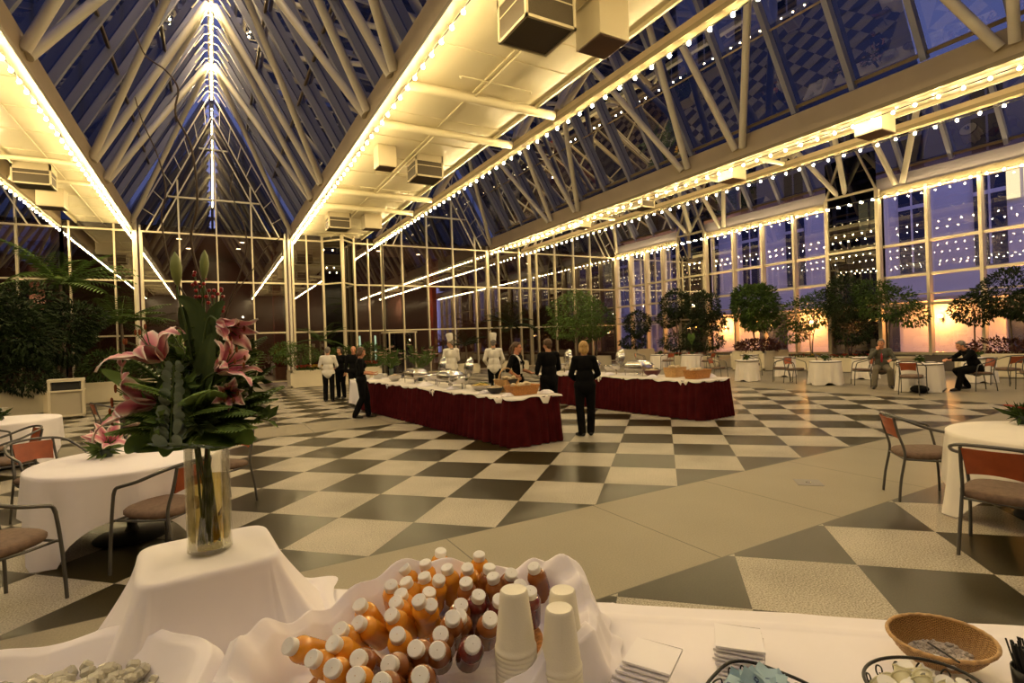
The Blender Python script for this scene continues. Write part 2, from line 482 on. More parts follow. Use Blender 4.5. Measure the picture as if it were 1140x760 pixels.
# V-shaped glass prow
wn = window('dark V-shaped glass prow in the far wall')
pr = [(4.92, YE), (5.72, YE-.85), (6.48, YE)]
g = MB(); f = MB()
for (x0_, y0_), (x1_, y1_) in zip(pr[:-1], pr[1:]):
    g.quad((x0_, y0_, .12), (x1_, y1_, .12), (x1_, y1_, 7.28), (x0_, y0_, 7.28))
    for z in ZT+[7.25]: f.beam((x0_, y0_, z), (x1_, y1_, z), .09, .07)
for i, (x, y) in enumerate(pr): f.bx((x-.05, y-.05, 0), (x+.05, y+.05, 7.3)) if i != 1 else f.tube([(x, y, 0), (x, y, 7.3)], .09, 10)
g.build('glass', M['spandrel'], wn); f.build('frame', M['mullion'], wn)
# gable ends above the eaves
def gable_end(a, b, xs, zs, label):
    wn = window(label); xm = (a+b)/2; k = (ZR-ZG)/(xm-a)
    def zat(x): return ZG+k*(min(x-a, b-x))+.2
    g = MB(); g.add([(a, YE+.05, 7.03), (b, YE+.05, 7.03), (b, YE+.05, zat(b)), (xm, YE+.05, zat(xm)), (a, YE+.05, zat(a))], [(0, 1, 2, 3, 4)])
    g.build('glass', M['glassd'], wn)
    f = MB()
    for x in xs: f.bx((x-.032, YE-.07, 7.03), (x+.032, YE+.07, zat(x)-1.85))
    for z in zs:
        h = (z-ZG)/k+.95; f.bx((a+max(h, 0), YE-.06, z-.03), (b-max(h, 0), YE+.06, z+.03))
    for off in (.12, .62, 1.02):
        for s, e0 in ((1, a), (-1, b)):
            ztop = ZG+k*(xm-a)-off*2.05
            f.beam((e0+s*off*1.0, YE-.12-.10*(off < .5), 7.05+(.2 if off < .3 else 0)), (xm, YE-.12-.10*(off < .5), ztop), .05, .08, (0, 1, 0))
    for s, e0 in ((1, a), (-1, b)):
        for t in np.linspace(.12, .9, 7):
            p0 = Vector((e0+s*.12, YE-.16, 7.25)).lerp(Vector((xm, YE-.16, ZR-.25)), t); p1 = Vector((e0+s*.62, YE-.16, 7.05)).lerp(Vector((xm, YE-.16, ZR-1.27)), t)
            f.beam(p0, p1, .03, .03, (0, 1, 0))
    f.build('frame', M['tubepaint'], wn)
gable_end(-3.0, 3.56, [-1.18, .285, 1.745], [8.65, 10.96], 'triangular glass gable end at the far end of the centre nave')
gable_end(7.5, 14.4, [9.04, 10.47, 12.0, 13.4], [8.75], 'triangular glass gable end of the second gable')
gable_end(16.5, 23.9, [17.6, 18.95, 20.4, 21.75], [8.75], 'triangular glass gable end beside the right wall')
gable_end(-12.0, -5.3, [-10.6, -8.65, -6.7], [8.75], 'triangular glass gable end far left')
# ------------------------------------------------------------------ right window wall
struct(MB().bx((XR-.02, YB, 0), (XR+.3, YE, .62)).build('wall_right', mat('dark stone sill wall', (.12, .10, .09), .5)), 'low dark sill wall under the right windows', 'wall')
def right_bay(y0_, y1_, n, label):
    wn = window(label); ys = [lerp(y0_, y1_, i/n) for i in range(n+1)]
    g = MB(); g.quad((XR+.05, y0_, .62), (XR+.05, y1_, .62), (XR+.05, y1_, 7.1), (XR+.05, y0_, 7.1)); g.build('glass', M['glassw'], wn)
    f = MB()
    for i, y in enumerate(ys):
        f.bx((XR-.16, y-.05, .6), (XR+.12, y+.05, 7.1))
    for z, hh in ((.66, .05), (2.56, .05), (2.95, .025), (3.70, .05), (4.97, .05), (7.0, .06)): f.bx((XR-.05, y0_, z-hh), (XR+.08, y1_, z+hh))
    f.build('frame', M['mullion'], wn)
for (a, b, n, l) in ((5.05, 11.55, 4, 'right wall window bay nearest the camera'), (13.6, 20.25, 4, 'middle right wall window bay'), (22.2, 27.95, 4, 'farthest right wall window bay'), (-3.5, 2.9, 4, 'right wall window bay beside the camera, out of frame')):
    right_bay(a, b, n, l)
for a, b, l in ((11.55, 13.6, 'dark glass pier between nearer window bays'), (20.25, 22.2, 'dark glass pier between farther window bays'), (2.9, 5.05, 'dark glass pier of the right wall nearest the camera')):
    wn = window(l); x = XR-.28
    g = MB(); g.quad((x, a, .1), (x, b, .1), (x, b, 8.9), (x, a, 8.9)); g.quad((x, a, .1), (XR+.05, a, .1), (XR+.05, a, 7.0), (x, a, 7.0)); g.quad((x, b, .1), (XR+.05, b, .1), (XR+.05, b, 7.0), (x, b, 7.0))
    g.build('glass', M['spandrel'], wn)
    f = MB()
    for y in (a, b): f.bx((x-.06, y-.07, 0), (x+.10, y+.07, 7.3)); f.bx((XR-.06, y-.05, 0), (XR+.1, y+.05, 7.0))
    for z in (2.56, 4.97, 7.35): f.bx((x-.05, a, z-.045), (x+.05, b, z+.045))
    ym = (a+b)/2
    for y in (a, b): f.beam((x-.02, y, 7.3), (x-.02, ym+(y-ym)*.1, 9.6), .07, .07, (1, 0, 0))
    f.build('frame', M['mullion'], wn)
# left and back walls (out of frame, seen only in reflections)
struct(MB().bx((XL-.2, YB, 0), (XL, YE, 9)).build('wall_left', mat('dark glazed wall', (.03, .028, .025), .15)), 'dark glazed left wall', 'wall')
struct(MB().bx((XL, YB-.2, 0), (XR, YB, 14)).build('wall_back', mat('dark back wall', (.05, .04, .035), .2)), 'dark wall behind the camera', 'wall')
# ------------------------------------------------------------------ dim lobby behind the far wall
M['lobby'] = mat('dim red brown lobby wall', (.13, .065, .048), .5, vary=.3, scale=.35)
mb = MB(); mb.bx((XL, YE+9.6, 0), (XR, YE+9.9, 15)); struct(mb.build('wall_lobby', M['lobby']), 'dim red brown lobby wall beyond the far glass', 'wall')
mb = MB(); mb.bx((XL, YE+.5, 7.25), (XR, YE+9.6, 7.4)); struct(mb.build('ceiling_lobby', mat('brown lobby soffit', (.14, .10, .07), .5)), 'brown lobby soffit beyond the far glass', 'ceiling')
for x, w_ in ((3.05, .5), (9.6, .9), (12.6, .5), (-7.5, .6)):
    mb = MB(); mb.bx((x, YE+5, 0), (x+w_, YE+5.5, 7.25)); trim(mb, mat('red lobby pier', (.30, .05, .03), .5) if w_ <= .5 else M['lobby'], 'red pier in the lobby beyond the glass')
mb = MB(); mb.bx((XR, YE+.1, 0), (XR+.25, YE+9.9, 15)); mb.bx((XL-.25, YE+.1, 0), (XL, YE+9.9, 15)); struct(mb.build('wall_lobby_side', M['lobby']), 'dim side walls of the lobby beyond the far glass', 'wall')
M['downlight'] = emis('downlight disc', (1, .78, .5), 30)
for i, (x, y) in enumerate([(-1.3, 30.5), (-1.0, 33.2), (1.45, 30.6), (1.35, 32.6), (8.6, 31), (11.2, 31.5), (9.9, 34), (-9, 31), (17.5, 31), (20, 33)]):
    t = thing('downlight', 'round ceiling downlight glowing in the lobby, beyond far glass, %s' % ('left of the ridge line' if x < 0 else 'right of the ridge line' if x < 3 else 'above the revolving door' if x < 12 else 'behind the leafy tree'), 'light', (x, y, 7.25), 0, 'lobby downlights')
    MB().lathe([(.17, -.02), (.17, 0), (.11, 0)], 16).build('trim_ring', M['mullion'], t)
    MB().lathe([(.0001, -.015), (.11, -.015)], 16).build('lamp', M['downlight'], t)
# revolving door in the second gable section
dr = bpy.data.objects.new('door_1', None); C.objects.link(dr); dr.location = (8.75, YE+.2, 0); struct(dr, 'revolving glass door with green lit panes', 'door')
f = MB(); f.lathe([(1.0, 2.33), (1.0, 2.42), (.96, 2.42), (.96, 2.33), (1.0, 2.33)], 24)
for k in range(8): a = k*PI/4; f.bx((math.cos(a)-.03, math.sin(a)-.03, 0), (math.cos(a)+.03, math.sin(a)+.03, 2.4))
f.build('frame', M['mullion'], dr)
g = MB(); g.lathe([(.98, 0), (.98, 2.35)], 16, a0=.6, a1=PI-.6); g.lathe([(.98, 0), (.98, 2.35)], 16, a0=PI+.6, a1=2*PI-.6); g.build('glass', M['glassw'], dr)
f = MB()
for k in range(2): f.box((0, 0, 1.15), (1.8, .02, 2.2), Matrix.Rotation(k*PI/2+.5, 3, 'Z'))
f.build('wing', M['glassw'], dr)
for x in (7.35, 8.25, 9.35):
    t = MB(); t.bx((x, YE+3.2, 0), (x+.09, YE+3.26, 2.3)); tag(t.build('light_strip', emis('green white sign light %.2f' % x, (.62, 1, .78), 2.0)), 'pale green lit strip beyond the revolving door, %s of three' % ('leftmost' if x < 8 else 'middle one' if x < 9 else 'rightmost'), 'light', 'green strips in the lobby')

# ------------------------------------------------------------------ air boxes
def air_box(x, y, sx, sy, h, framed, label, zt=7.30):
    t = thing('air_vent_box', label, 'vent', (x, y, zt), 0)
    if framed:
        f = MB(); w_ = .045
        for a in (-1, 1):
            for b in (-1, 1):
                f.box((a*(sx/2-w_/2), b*(sy/2-w_/2), -h/2), (w_, w_, h))
            f.box((0, a*(sy/2-w_/2), -h+w_/2), (sx, w_, w_)); f.box((a*(sx/2-w_/2), 0, -h+w_/2), (w_, sy, w_))
            f.box((0, a*(sy/2-w_/2), -.1), (sx, w_, .2)); f.box((a*(sx/2-w_/2), 0, -.1), (w_, sy, .2))
            f.box((0, a*(sy/2-w_/2), -h/2), (sx, .012, .02)); f.box((a*(sx/2-w_/2), 0, -h/2), (.012, sy, .02))
        f.build('frame', M['boxcream'], t)
        g = MB(); g.bx((-sx/2+.02, -sy/2+.02, -h+.02), (sx/2-.02, sy/2-.02, -.02)); g.build('grille', M['grille'], t)
    else:
        g = MB(); g.bevbox((0, 0, -h/2), (sx, sy, h), .012); g.build('body', M['boxcream'], t)
        g = MB(); g.bx((-sx/2+.03, -sy/2+.03, -h-.012), (sx/2-.03, sy/2-.03, -h)); g.build('grille', mat('red brown filter', (.10, .05, .03), .6), t)
    return t
air_box(4.65, 7.15, .92, .88, .78, True, 'large framed dark vent box on the ceiling nearest the camera')
air_box(5.9, 7.05, .62, .66, .68, False, 'cream vent box beside the largest dark vent box')
air_box(4.4, 14.85, .52, .5, .6, False, 'cream vent box on the wide flat ceiling, midway down')
air_box(5.75, 15.3, .86, .84, .66, True, 'framed dark vent box on the wide flat ceiling, midway down')
air_box(4.75, 23.2, .9, .85, .66, True, 'framed dark vent box near the far end of the wide flat ceiling')
air_box(6.1, 22.9, .72, .6, .6, False, 'cream vent box near the far end of the wide flat ceiling')
air_box(14.95, 7.3, .66, .66, .66, False, 'cream vent box under the narrow right ceiling nearest the camera')
air_box(15.05, 11.7, .66, .6, .6, False, 'cream vent box on narrow right ceiling before the second cross tube')
air_box(15.05, 15.9, .7, .7, .55, True, 'slatted vent box midway along the narrow right ceiling')
air_box(15.05, 19.9, .66, .6, .5, False, 'cream vent box toward the far end of the narrow right ceiling')
air_box(-4.4, 20.3, .9, .7, .62, True, 'slatted vent box on the left flat ceiling')
air_box(-4.55, 23.0, .72, .66, .62, False, 'cream vent box on the left flat ceiling')

# ------------------------------------------------------------------ strings of bulbs
bulb_me = None
def bulb_mesh():
    b = MB(); b.lathe([(.0001, -.046), (.020, -.040), (.031, -.024), (.033, -.008), (.024, .012), (.014, .024)], 10)
    return b
def string_light(label, x, z, y0_, y1_, step, off=0.0):
    t = thing('string_light', label, 'lights', (x, y0_, z), 0, 'strings of bulbs along the girders')
    c = MB(); c.tube([(0, 0, .035), (0, y1_-y0_, .035)], .012, 5)
    n = int((y1_-y0_)/step)
    for k in range(n+1): c.tube([(0, k*step, .012), (0, k*step, .05)], .014, 6)
    c.build('cord', M['cable'], t)
    global bulb_me
    ks = [k for k in range(n+1)]
    for k in ks:
        if bulb_me is None:
            o = bulb_mesh().build('bulb', M['bulb'], t, True); bulb_me = o
        else:
            o = bulb_me.copy(); C.objects.link(o); o.parent = t
        o.location = (0, k*step, 0)
    return t
string_light('string of glowing bulbs under the left girder of the centre gable', -3.0, 6.86, -3.5, 27.8, .46)
string_light('string of glowing bulbs under the right girder of the centre gable', 3.56, 6.86, -3.5, 27.8, .46)
string_light('string of glowing bulbs under the left girder of the second gable', 7.5, 6.86, -3.5, 27.8, .46)
string_light('string of glowing bulbs under the right girder of the second gable', 14.4, 6.86, -3.5, 27.8, .46)
string_light('string of glowing bulbs under the girder nearest the right window wall', 16.5, 6.86, -3.5, 27.8, .46)
string_light('string of glowing bulbs along the top of the right windows', 23.55, 6.93, -3.5, 27.8, .46)
string_light('string of glowing bulbs under the far left girder', -5.3, 6.86, -3.5, 27.8, .46)
string_light('string of glowing bulbs along the ridge of the centre gable', 0.28, 13.1, 8.0, 27.6, .36)

for x, y, wh in ((-.6, -1.6, 'left'), (2.6, -2.2, 'right')):  # added lamps, out of view, to brighten surfaces that face the camera
    t = thing('fill_lamp', 'added globe fill lamp, %s one, unseen behind the camera' % wh, 'lamp', (x, y, 7.3), 0)
    c = MB(); c.tube([(0, 0, 0), (0, 0, -2.2)], .008, 6); c.build('cord', M['cable'], t)
    c = MB(); c.lathe([(.03, -2.15), (.05, -2.2), (.05, -2.24)], 14); c.build('cap', M['cable'], t)
    c = MB(); c.ball((0, 0, -2.34), .11, 14, 8); c.build('globe', emis('fill lamp globe ' + wh, (1, .80, .55), FILL_LAMP), t, True)
# ------------------------------------------------------------------ outside: pale office block, lamps
M['lime'] = mat('pale limestone', (.52, .47, .47), .8, vary=.08, scale=.4)
M['offwin'] = mat('dark blue office window', (.03, .035, .06), .12)
bt = thing('office_building', 'pale stone office block with dark window strips beyond the right windows', 'building', (33, 12, 0))
wl = MB(); wl.bx((0, -40, 0), (8, 40, 45)); 
wl.build('wall', M['lime'], bt)
for i, y in enumerate(np.arange(-12, 36, 3.3)):
    s = MB(); s.bx((-.06, y-6, 4.6), (.02, y-6+1.25, 44)); o = s.build('window', M['offwin'], bt)
    s = MB()
    for z in np.arange(6.2, 44, 1.9): s.bx((-.09, y-6, z-.10), (-.05, y-6+1.25, z+.10))
    s.bx((-.10, y-6+.58, 4.6), (-.06, y-6+.66, 44)); s.build('window_bar', M['lime'], o)
lit = emis('lit office window', (1, .85, .45), 1.1)
for (y, z) in ((-3.0, 7.7), (.3, 8.4), (6.9, 8.1), (20, 7.6)):
    s = MB()
    for j in range(2): s.bx((-.11, y-3+.06+.62*j, z-.85), (-.095, y-3+.55+.62*j, z+.8))
    s.build('lit_window', lit, bt)
s = MB(); s.bx((-.9, -40, 3.0), (.0, 40, 3.2)); s.bx((-.95, -40, 3.15), (.0, 40, 3.28)); s.build('light_stop_ledge', M['lime'], bt)  # added overhang, keeps the wall lamps' light off the stone above
for i, y in enumerate(np.arange(-12, 36, 6.6)):
    s = MB(); s.bx((-.05, y-4.6, .0), (.02, y-4.6+2.0, 3.3)); o = s.build('shop_window', M['offwin'], bt)
# wall lamps at the foot of the block
M['walllamp'] = emis('orange wall lamp', (1, .55, .18), 40)
for i, y in enumerate((3.2, 6.4, 9.8, 13.2, 16.6, 20.0, 23.2, 26.4, 29.8)):
    t = thing('wall_lamp', 'orange wall lamp on the pale block outside, seen through the right windows', 'lamp', (32.72, y, 2.2), 0, 'wall lamps outside')
    MB().ball((0, 0, 0), .10, 10, 6).build('globe', M['walllamp'], t, True)
    MB().bx((.05, -.06, -.2), (.28, .06, -.08)).build('bracket', M['dark'], t)
    l = bpy.data.lights.new('wall lamp light', 'POINT'); l.energy = LAMP; l.color = (1, .43, .08); l.shadow_soft_size = .1
    lo = bpy.data.objects.new('wall_lamp_light', l); C.objects.link(lo); lo.parent = t; lo.location = (-.25, 0, 0)
struct(MB().bx((XR+.3, -30, -.3), (33, 52, -.02)).build('floor_outside', mat('grey pavement', (.2, .19, .18), .7)), 'grey pavement outside the right windows', 'floor')
M['tower'] = mat('dark mirror tower', (.05, .06, .09), .2)

t = thing('tower_block', 'dark glass tower rising behind the far end wall', 'building', (0, YE+2, 7.75))
MB().bx((-40, 0, 0), (30, 14, 60)).build('wall', M['tower'], t)
f = MB()
for x in np.arange(-40, 30, 1.6): f.bx((x-.06, -.05, 0), (x+.06, .0, 60))
f.build('mullion', M['dark'], t)
for x, y in ((-7.5, 32), (0.3, 33), (5.8, 33), (11, 32.5), (17.5, 32.5)):
    l = bpy.data.lights.new('lobby light', 'POINT'); l.energy = LOBBY; l.color = (1, .68, .42); l.shadow_soft_size = .12
    lo = bpy.data.objects.new('lobby_light', l); C.objects.link(lo); lo.location = (x, y, 4.2)
# ================================================================== furniture materials
M['linen'] = mat('white table linen', (.86, .81, .83), .85, sheen=.2, vary=.03, scale=3)
M['linen2'] = mat('ivory table linen', (.80, .74, .66), .85, sheen=.2, vary=.03, scale=3)
M['burgundy'] = mat('burgundy skirt cloth', (.058, .007, .0085), .95, vary=.25, scale=5, spec=.05)
M['chairmetal'] = mat('grey chair tube', (.11, .105, .10), .38, .5)
M['chairwood'] = mat('orange stained chair back', (.34, .075, .025), .38, vary=.25, scale=7)
M['chairseat'] = mat('brown seat cloth', (.15, .095, .065), .8, vary=.2, scale=30, bump=.2, bscale=120)
M['black'] = mat('black matt metal', (.012, .012, .012), .5)
M['steel'] = mat('brushed steel', (.62, .60, .58), .22, 1.0)
M['wicker'] = mat('orange wicker', (.46, .20, .055), .6, vary=.35, scale=60, bump=.8, bscale=90)
M['wickerpale'] = mat('pale wicker', (.50, .30, .12), .55, vary=.3, scale=50, bump=.5, bscale=90)
M['white'] = mat('white ceramic', (.78, .76, .72), .3)
M['planter'] = mat('cream planter panel', (.62, .55, .40), .5, vary=.05, scale=2)
M['soil'] = mat('dark soil', (.02, .014, .009), .9)

# ------------------------------------------------------------------ the arm chair
def make_chair():
    t = thing('arm_chair', 'grey tube arm chair', 'chair')
    s = MB()
    def seatfn(u, v):
        a = 2*PI*u; ca, sa = math.cos(a), math.sin(a)
        e = 2/3.2
        x = math.copysign(abs(ca)**e, ca); y = math.copysign(abs(sa)**e, sa)
        prof = [(.0, -.035), (.93, -.032), (1.0, -.012), (1.0, .010), (.93, .028), (.6, .036), (0, .038)]
        k = v*(len(prof)-1); i = min(int(k), len(prof)-2); f = k-i
        r = lerp(prof[i][0], prof[i+1][0], f); z = lerp(prof[i][1], prof[i+1][1], f)
        return (x*r*.245, .0+y*r*.235-.01, .455+z+.012*y*r)
    s.grid(seatfn, 28, 12, True); soft(s.build('seat', M['chairseat'], t), 60)
    def leg(pts, r=.0125):
        b = MB(); b.tube(smoothpath(pts, 4), r, 8); return soft(b.build('leg', M['chairmetal'], t), 60)
    for sx in (-1, 1):
        leg([(sx*.275, .235, 0), (sx*.268, .225, .25), (sx*.268, .205, .46), (sx*.278, .175, .62)])
        leg([(sx*.215, -.285, 0), (sx*.205, -.265, .2), (sx*.198, -.225, .42), (sx*.192, -.228, .52), (sx*.185, -.27, .66), (sx*.178, -.302, .815)])
    a = []
    for sx in (-1, 1):
        seg = [(sx*.278, .175, .62), (sx*.282, .150, .672), (sx*.287, .10, .692), (sx*.292, -.06, .735), (sx*.265, -.20, .79), (sx*.178, -.29, .825)]
        a.append(seg)
    path = a[0]+[(0, -.325, .835)]+a[1][::-1]
    b = MB(); b.tube(smoothpath(path, 5), .0135, 8); soft(b.build('arm_rail', M['chairmetal'], t), 60)
    b = MB(); b.tube([(-.24, .20, .415), (.24, .20, .415), (.245, 0, .415), (.2, -.225, .415), (-.2, -.225, .415), (-.245, 0, .415)], .010, 6, closed=True)
    for sx in (-1, 1): b.tube([(sx*.24, .20, .415), (sx*.268, .21, .415)], .010, 6); b.tube([(sx*.245, 0, .415), (sx*.2, 0, .43)], .01, 6)
    soft(b.build('seat_frame', M['chairmetal'], t), 60)
    b = MB()
    def pan(th):
        def fn(u, v):
            x = lerp(-.165, .165, u)*(lerp(.94, 1.05, v)); z = lerp(.625, .805, v)-.02*(abs(2*u-1)**2)*(1-v)
            y = -.252-.055*(v)-.022*(1-(2*u-1)**2)+th
            return (x, y, z)
        return fn
    b.grid(pan(.012), 10, 5); n0 = len(b.v); b.grid(pan(-.004), 10, 5)
    per = [i for i in range(11)]+[11*j+10 for j in range(1, 6)]+[55+i for i in range(9, -1, -1)]+[11*j for j in range(4, 0, -1)]
    for i in range(len(per)):
        j = (i+1) % len(per); b.f.append((per[i], per[j], per[j]+66, per[i]+66)); b.mi.append(0)
    b.uv = {}
    soft(b.build('back_panel', M['chairwood'], t), 40)
    for sx in (-1, 1):
        for (x, y) in ((sx*.275, .235), (sx*.215, -.285)): pass
    return t
CH0 = make_chair(); CH_USED = [False]
def chair(x, y, face, label, group='arm chairs around the tables'):
    """face: world angle the sitter looks towards"""
    rz = face-PI/2
    if not CH_USED[0]:
        CH_USED[0] = True; CH0.location = (x, y, 0); CH0.rotation_euler = (0, 0, rz); tag(CH0, label, 'chair', group); return CH0
    return dup(CH0, (x, y, 0), rz, label, group)
def toward(x, y, tx, ty): return math.atan2(ty-y, tx-x)

# ------------------------------------------------------------------ round tables under cloths
def cloth_mb(r, h, half, rot, seed, flo=.012, nf=11, amp=.055):
    rr = random.Random(seed); ph = [rr.uniform(0, 6.28) for _ in range(6)]
    def hem(a):
        c = max(abs(math.cos(a-rot)), abs(math.sin(a-rot))); d = half/c-r
        return max(flo, h-d)
    mb = MB()
    def fn(u, v):
        a = 2*PI*u
        if v < .22:
            q = v/.22*r*.985; return (q*math.cos(a), q*math.sin(a), h+.004*math.sin(3*a+ph[0])*v)
        if v < .30:
            t = (v-.22)/.08; q = r*.985+.022*math.sin(t*PI/2); return (q*math.cos(a), q*math.sin(a), h-.022*(1-math.cos(t*PI/2)))
        t = (v-.30)/.70; zb = hem(a); z = lerp(h-.022, zb, t)
        drop = (h-z)
        fold = (math.sin(nf*a+ph[1])*.6+math.sin((nf*2-3)*a+ph[2])*.4+.35*math.sin(5*a+ph[3]))
        q = r+.007+amp*drop/.7*fold+(.10 if amp > .04 else .03)*drop*(.5+.5*math.cos(4*(a-rot)+PI)) 
        a2 = a+.03*t*math.sin(7*a+ph[4])
        return (q*math.cos(a2), q*math.sin(a2), z)
    mb.grid(fn, 120, 22, True); return mb
def make_table():
    t = thing('round_table', 'round pedestal table', 'table')
    MB().lathe([(.001, .70), (.70, .70), (.715, .708), (.715, .722), (.70, .728), (.001, .728)], 40).build('tabletop', mat('dark laminate', (.06, .05, .04), .4), t, False)
    b = MB(); b.lathe([(.001, 0), (.30, 0), (.305, .012), (.27, .035), (.06, .06), (.042, .10), (.040, .62), (.09, .70)], 28); soft(b.build('pedestal', M['black'], t), 40)
    return t
TB0 = make_table(); TB_USED = [False]
def table(x, y, label, clabel, r=.74, half=1.13, rot=.4, seed=1, m='linen2', s=1.0):
    if not TB_USED[0]:
        TB_USED[0] = True; o = TB0; o.location = (x, y, 0); tag(o, label, 'table', 'round tables'); o.scale = (s, s, 1)
    else: o = dup(TB0, (x, y, 0), 0, label, 'round tables', scale=(s, s, 1))
    c = cloth_mb(r*s, .737, half*s if s > .9 else .75*s+.60, rot, seed, amp=.055 if s > .9 else .05, nf=11 if s > .9 else 9).build('tablecloth', M[m], None, True, (x, y, 0))
    tag(c, clabel, 'tablecloth', 'white round tablecloths')
    return Vector((x, y, .742))
# left front table
TL = table(-.72, 6.15, 'round pedestal table with black base, left foreground', 'white cloth over the left foreground round table, hem lifted above black base', .75, 1.13, R(4), 3, 'linen')
chair(-1.32, 4.86, toward(-1.32, 4.86, -.95, 5.6)-.25, 'arm chair at left photo edge, nearest the camera')
chair(-.40, 5.22, toward(-.40, 5.22, -.95, 6.0)+.28, 'arm chair right of the left foreground table, beside the flower vase')
chair(-1.55, 7.25, toward(-1.55, 7.25, -.9, 6.3), 'arm chair with orange back behind the left foreground table')
chair(.02, 6.72, toward(.02, 6.72, -.6, 6.25), 'arm chair behind the tall flower vase, mostly hidden')
# second table at the left edge
TL2 = table(-2.98, 11.3, 'round table at the left photo edge', 'white cloth over the round table cut by left photo edge', .75, 1.13, R(10), 5, 'linen')
chair(-2.85, 9.95, toward(-2.85, 9.95, -2.9, 11.2)-.4, 'arm chair in front of the table cut by left photo edge')
chair(-2.25, 8.75, R(205), 'arm chair turned away between the two left tables')
chair(-3.6, 12.5, R(-60), 'arm chair with orange back behind the table at left photo edge')
TL3 = table(-.75, 12.9, 'small round table behind the pink flower pot', 'white cloth over the table behind the pink flower pot', .75, 1.13, R(40), 6, 'linen')
chair(-1.7, 12.5, R(20), 'arm chair left of the table behind the pink flower pot')
chair(.15, 13.5, R(200), 'arm chair right of the table behind the pink flower pot')
chair(-1.2, 11.75, R(70), 'arm chair in front of the table behind the pink flower pot')
# right foreground table
TRt = table(6.3, 1.72, 'round pedestal table with black base, right foreground', 'ivory cloth over the round table at the right photo edge', .75, 1.13, R(5), 8)
chair(6.14, 2.66, toward(6.00, 2.72, 6.95, 1.72)+.0, 'arm chair seen from its side, left of the right foreground table')
chair(5.08, 1.68, toward(5.08, 1.68, 6.25, 1.80), 'arm chair seen from behind, orange back, at the right photo edge')
# tables by the right windows
G = 'tables by the right windows'
T1 = table(16.35, 12.35, 'round table by the square planter, front row', 'cloth over the leftmost front table by the right windows', .62, 1, .2, 11, s=.56)
chair(16.0, 13.3, R(-75), 'arm chair with orange back left of the leftmost front window table')
chair(16.75, 11.35, R(120), 'arm chair seen from side right of the leftmost front window table')
T2 = table(18.7, 12.5, 'round table right of the square planter, back row', 'cloth over the back table just right of the square planter', .62, 1, .5, 12, s=.54)
chair(18.35, 13.6, R(-75), 'arm chair left of the back table beside the square planter')
T3 = table(16.55, 9.72, 'round table in the middle of the front window row', 'cloth over the middle front table by the right windows', .68, 1, .8, 13, s=.62)
chair(16.55, 10.7, R(-95), 'arm chair with orange back left of the middle front table')
chair(17.1, 8.95, R(128), 'arm chair with orange back right of the middle front table')
T4 = table(19.1, 9.9, 'round table behind the middle front table', 'cloth over the back table left of the seated man in green jacket', .62, 1, .2, 14, s=.56)
chair(18.6, 10.9, R(-60), 'arm chair left of the back table near seated man in green jacket')
TM = table(16.25, 7.05, 'round table where the two men sit', 'cloth over the table where the two men sit', .68, 1, .3, 15, s=.72)
chair(15.35, 6.85, R(12), 'empty arm chair with orange back between the two seated men')
T5 = table(19.6, 7.0, 'round table behind the man in black', 'cloth over the back table behind the man in black', .62, 1, .6, 16, s=.6)
chair(19.0, 6.15, R(60), 'arm chair just right of the table behind man in black')
chair(17.9, 5.3, R(35), 'arm chair with orange back at the far right by the planter')
# far tables behind the second buffet
T6 = table(20.0, 20.2, 'far round table left, behind the second buffet', 'cloth over the far table left, behind the second buffet', .68, 1, .3, 17, s=.7)
T7 = table(20.2, 18.3, 'far round table right, behind the second buffet', 'cloth over the far table right, behind the second buffet', .68, 1, .7, 18, s=.72)
T8 = table(20.6, 15.4, 'round table just left of the square planter', 'cloth over the table partly hidden left of square planter', .62, 1, .7, 19, s=.58)
chair(19.5, 21.1, R(-50), 'arm chair left of the far left table behind the second buffet')
chair(19.6, 19.3, R(80), 'arm chair between the two far tables behind the second buffet')
chair(20.0, 17.2, R(100), 'arm chair right of the far right table behind the second buffet')
chair(21.0, 19.3, R(190), 'arm chair against the planter behind the two far tables')

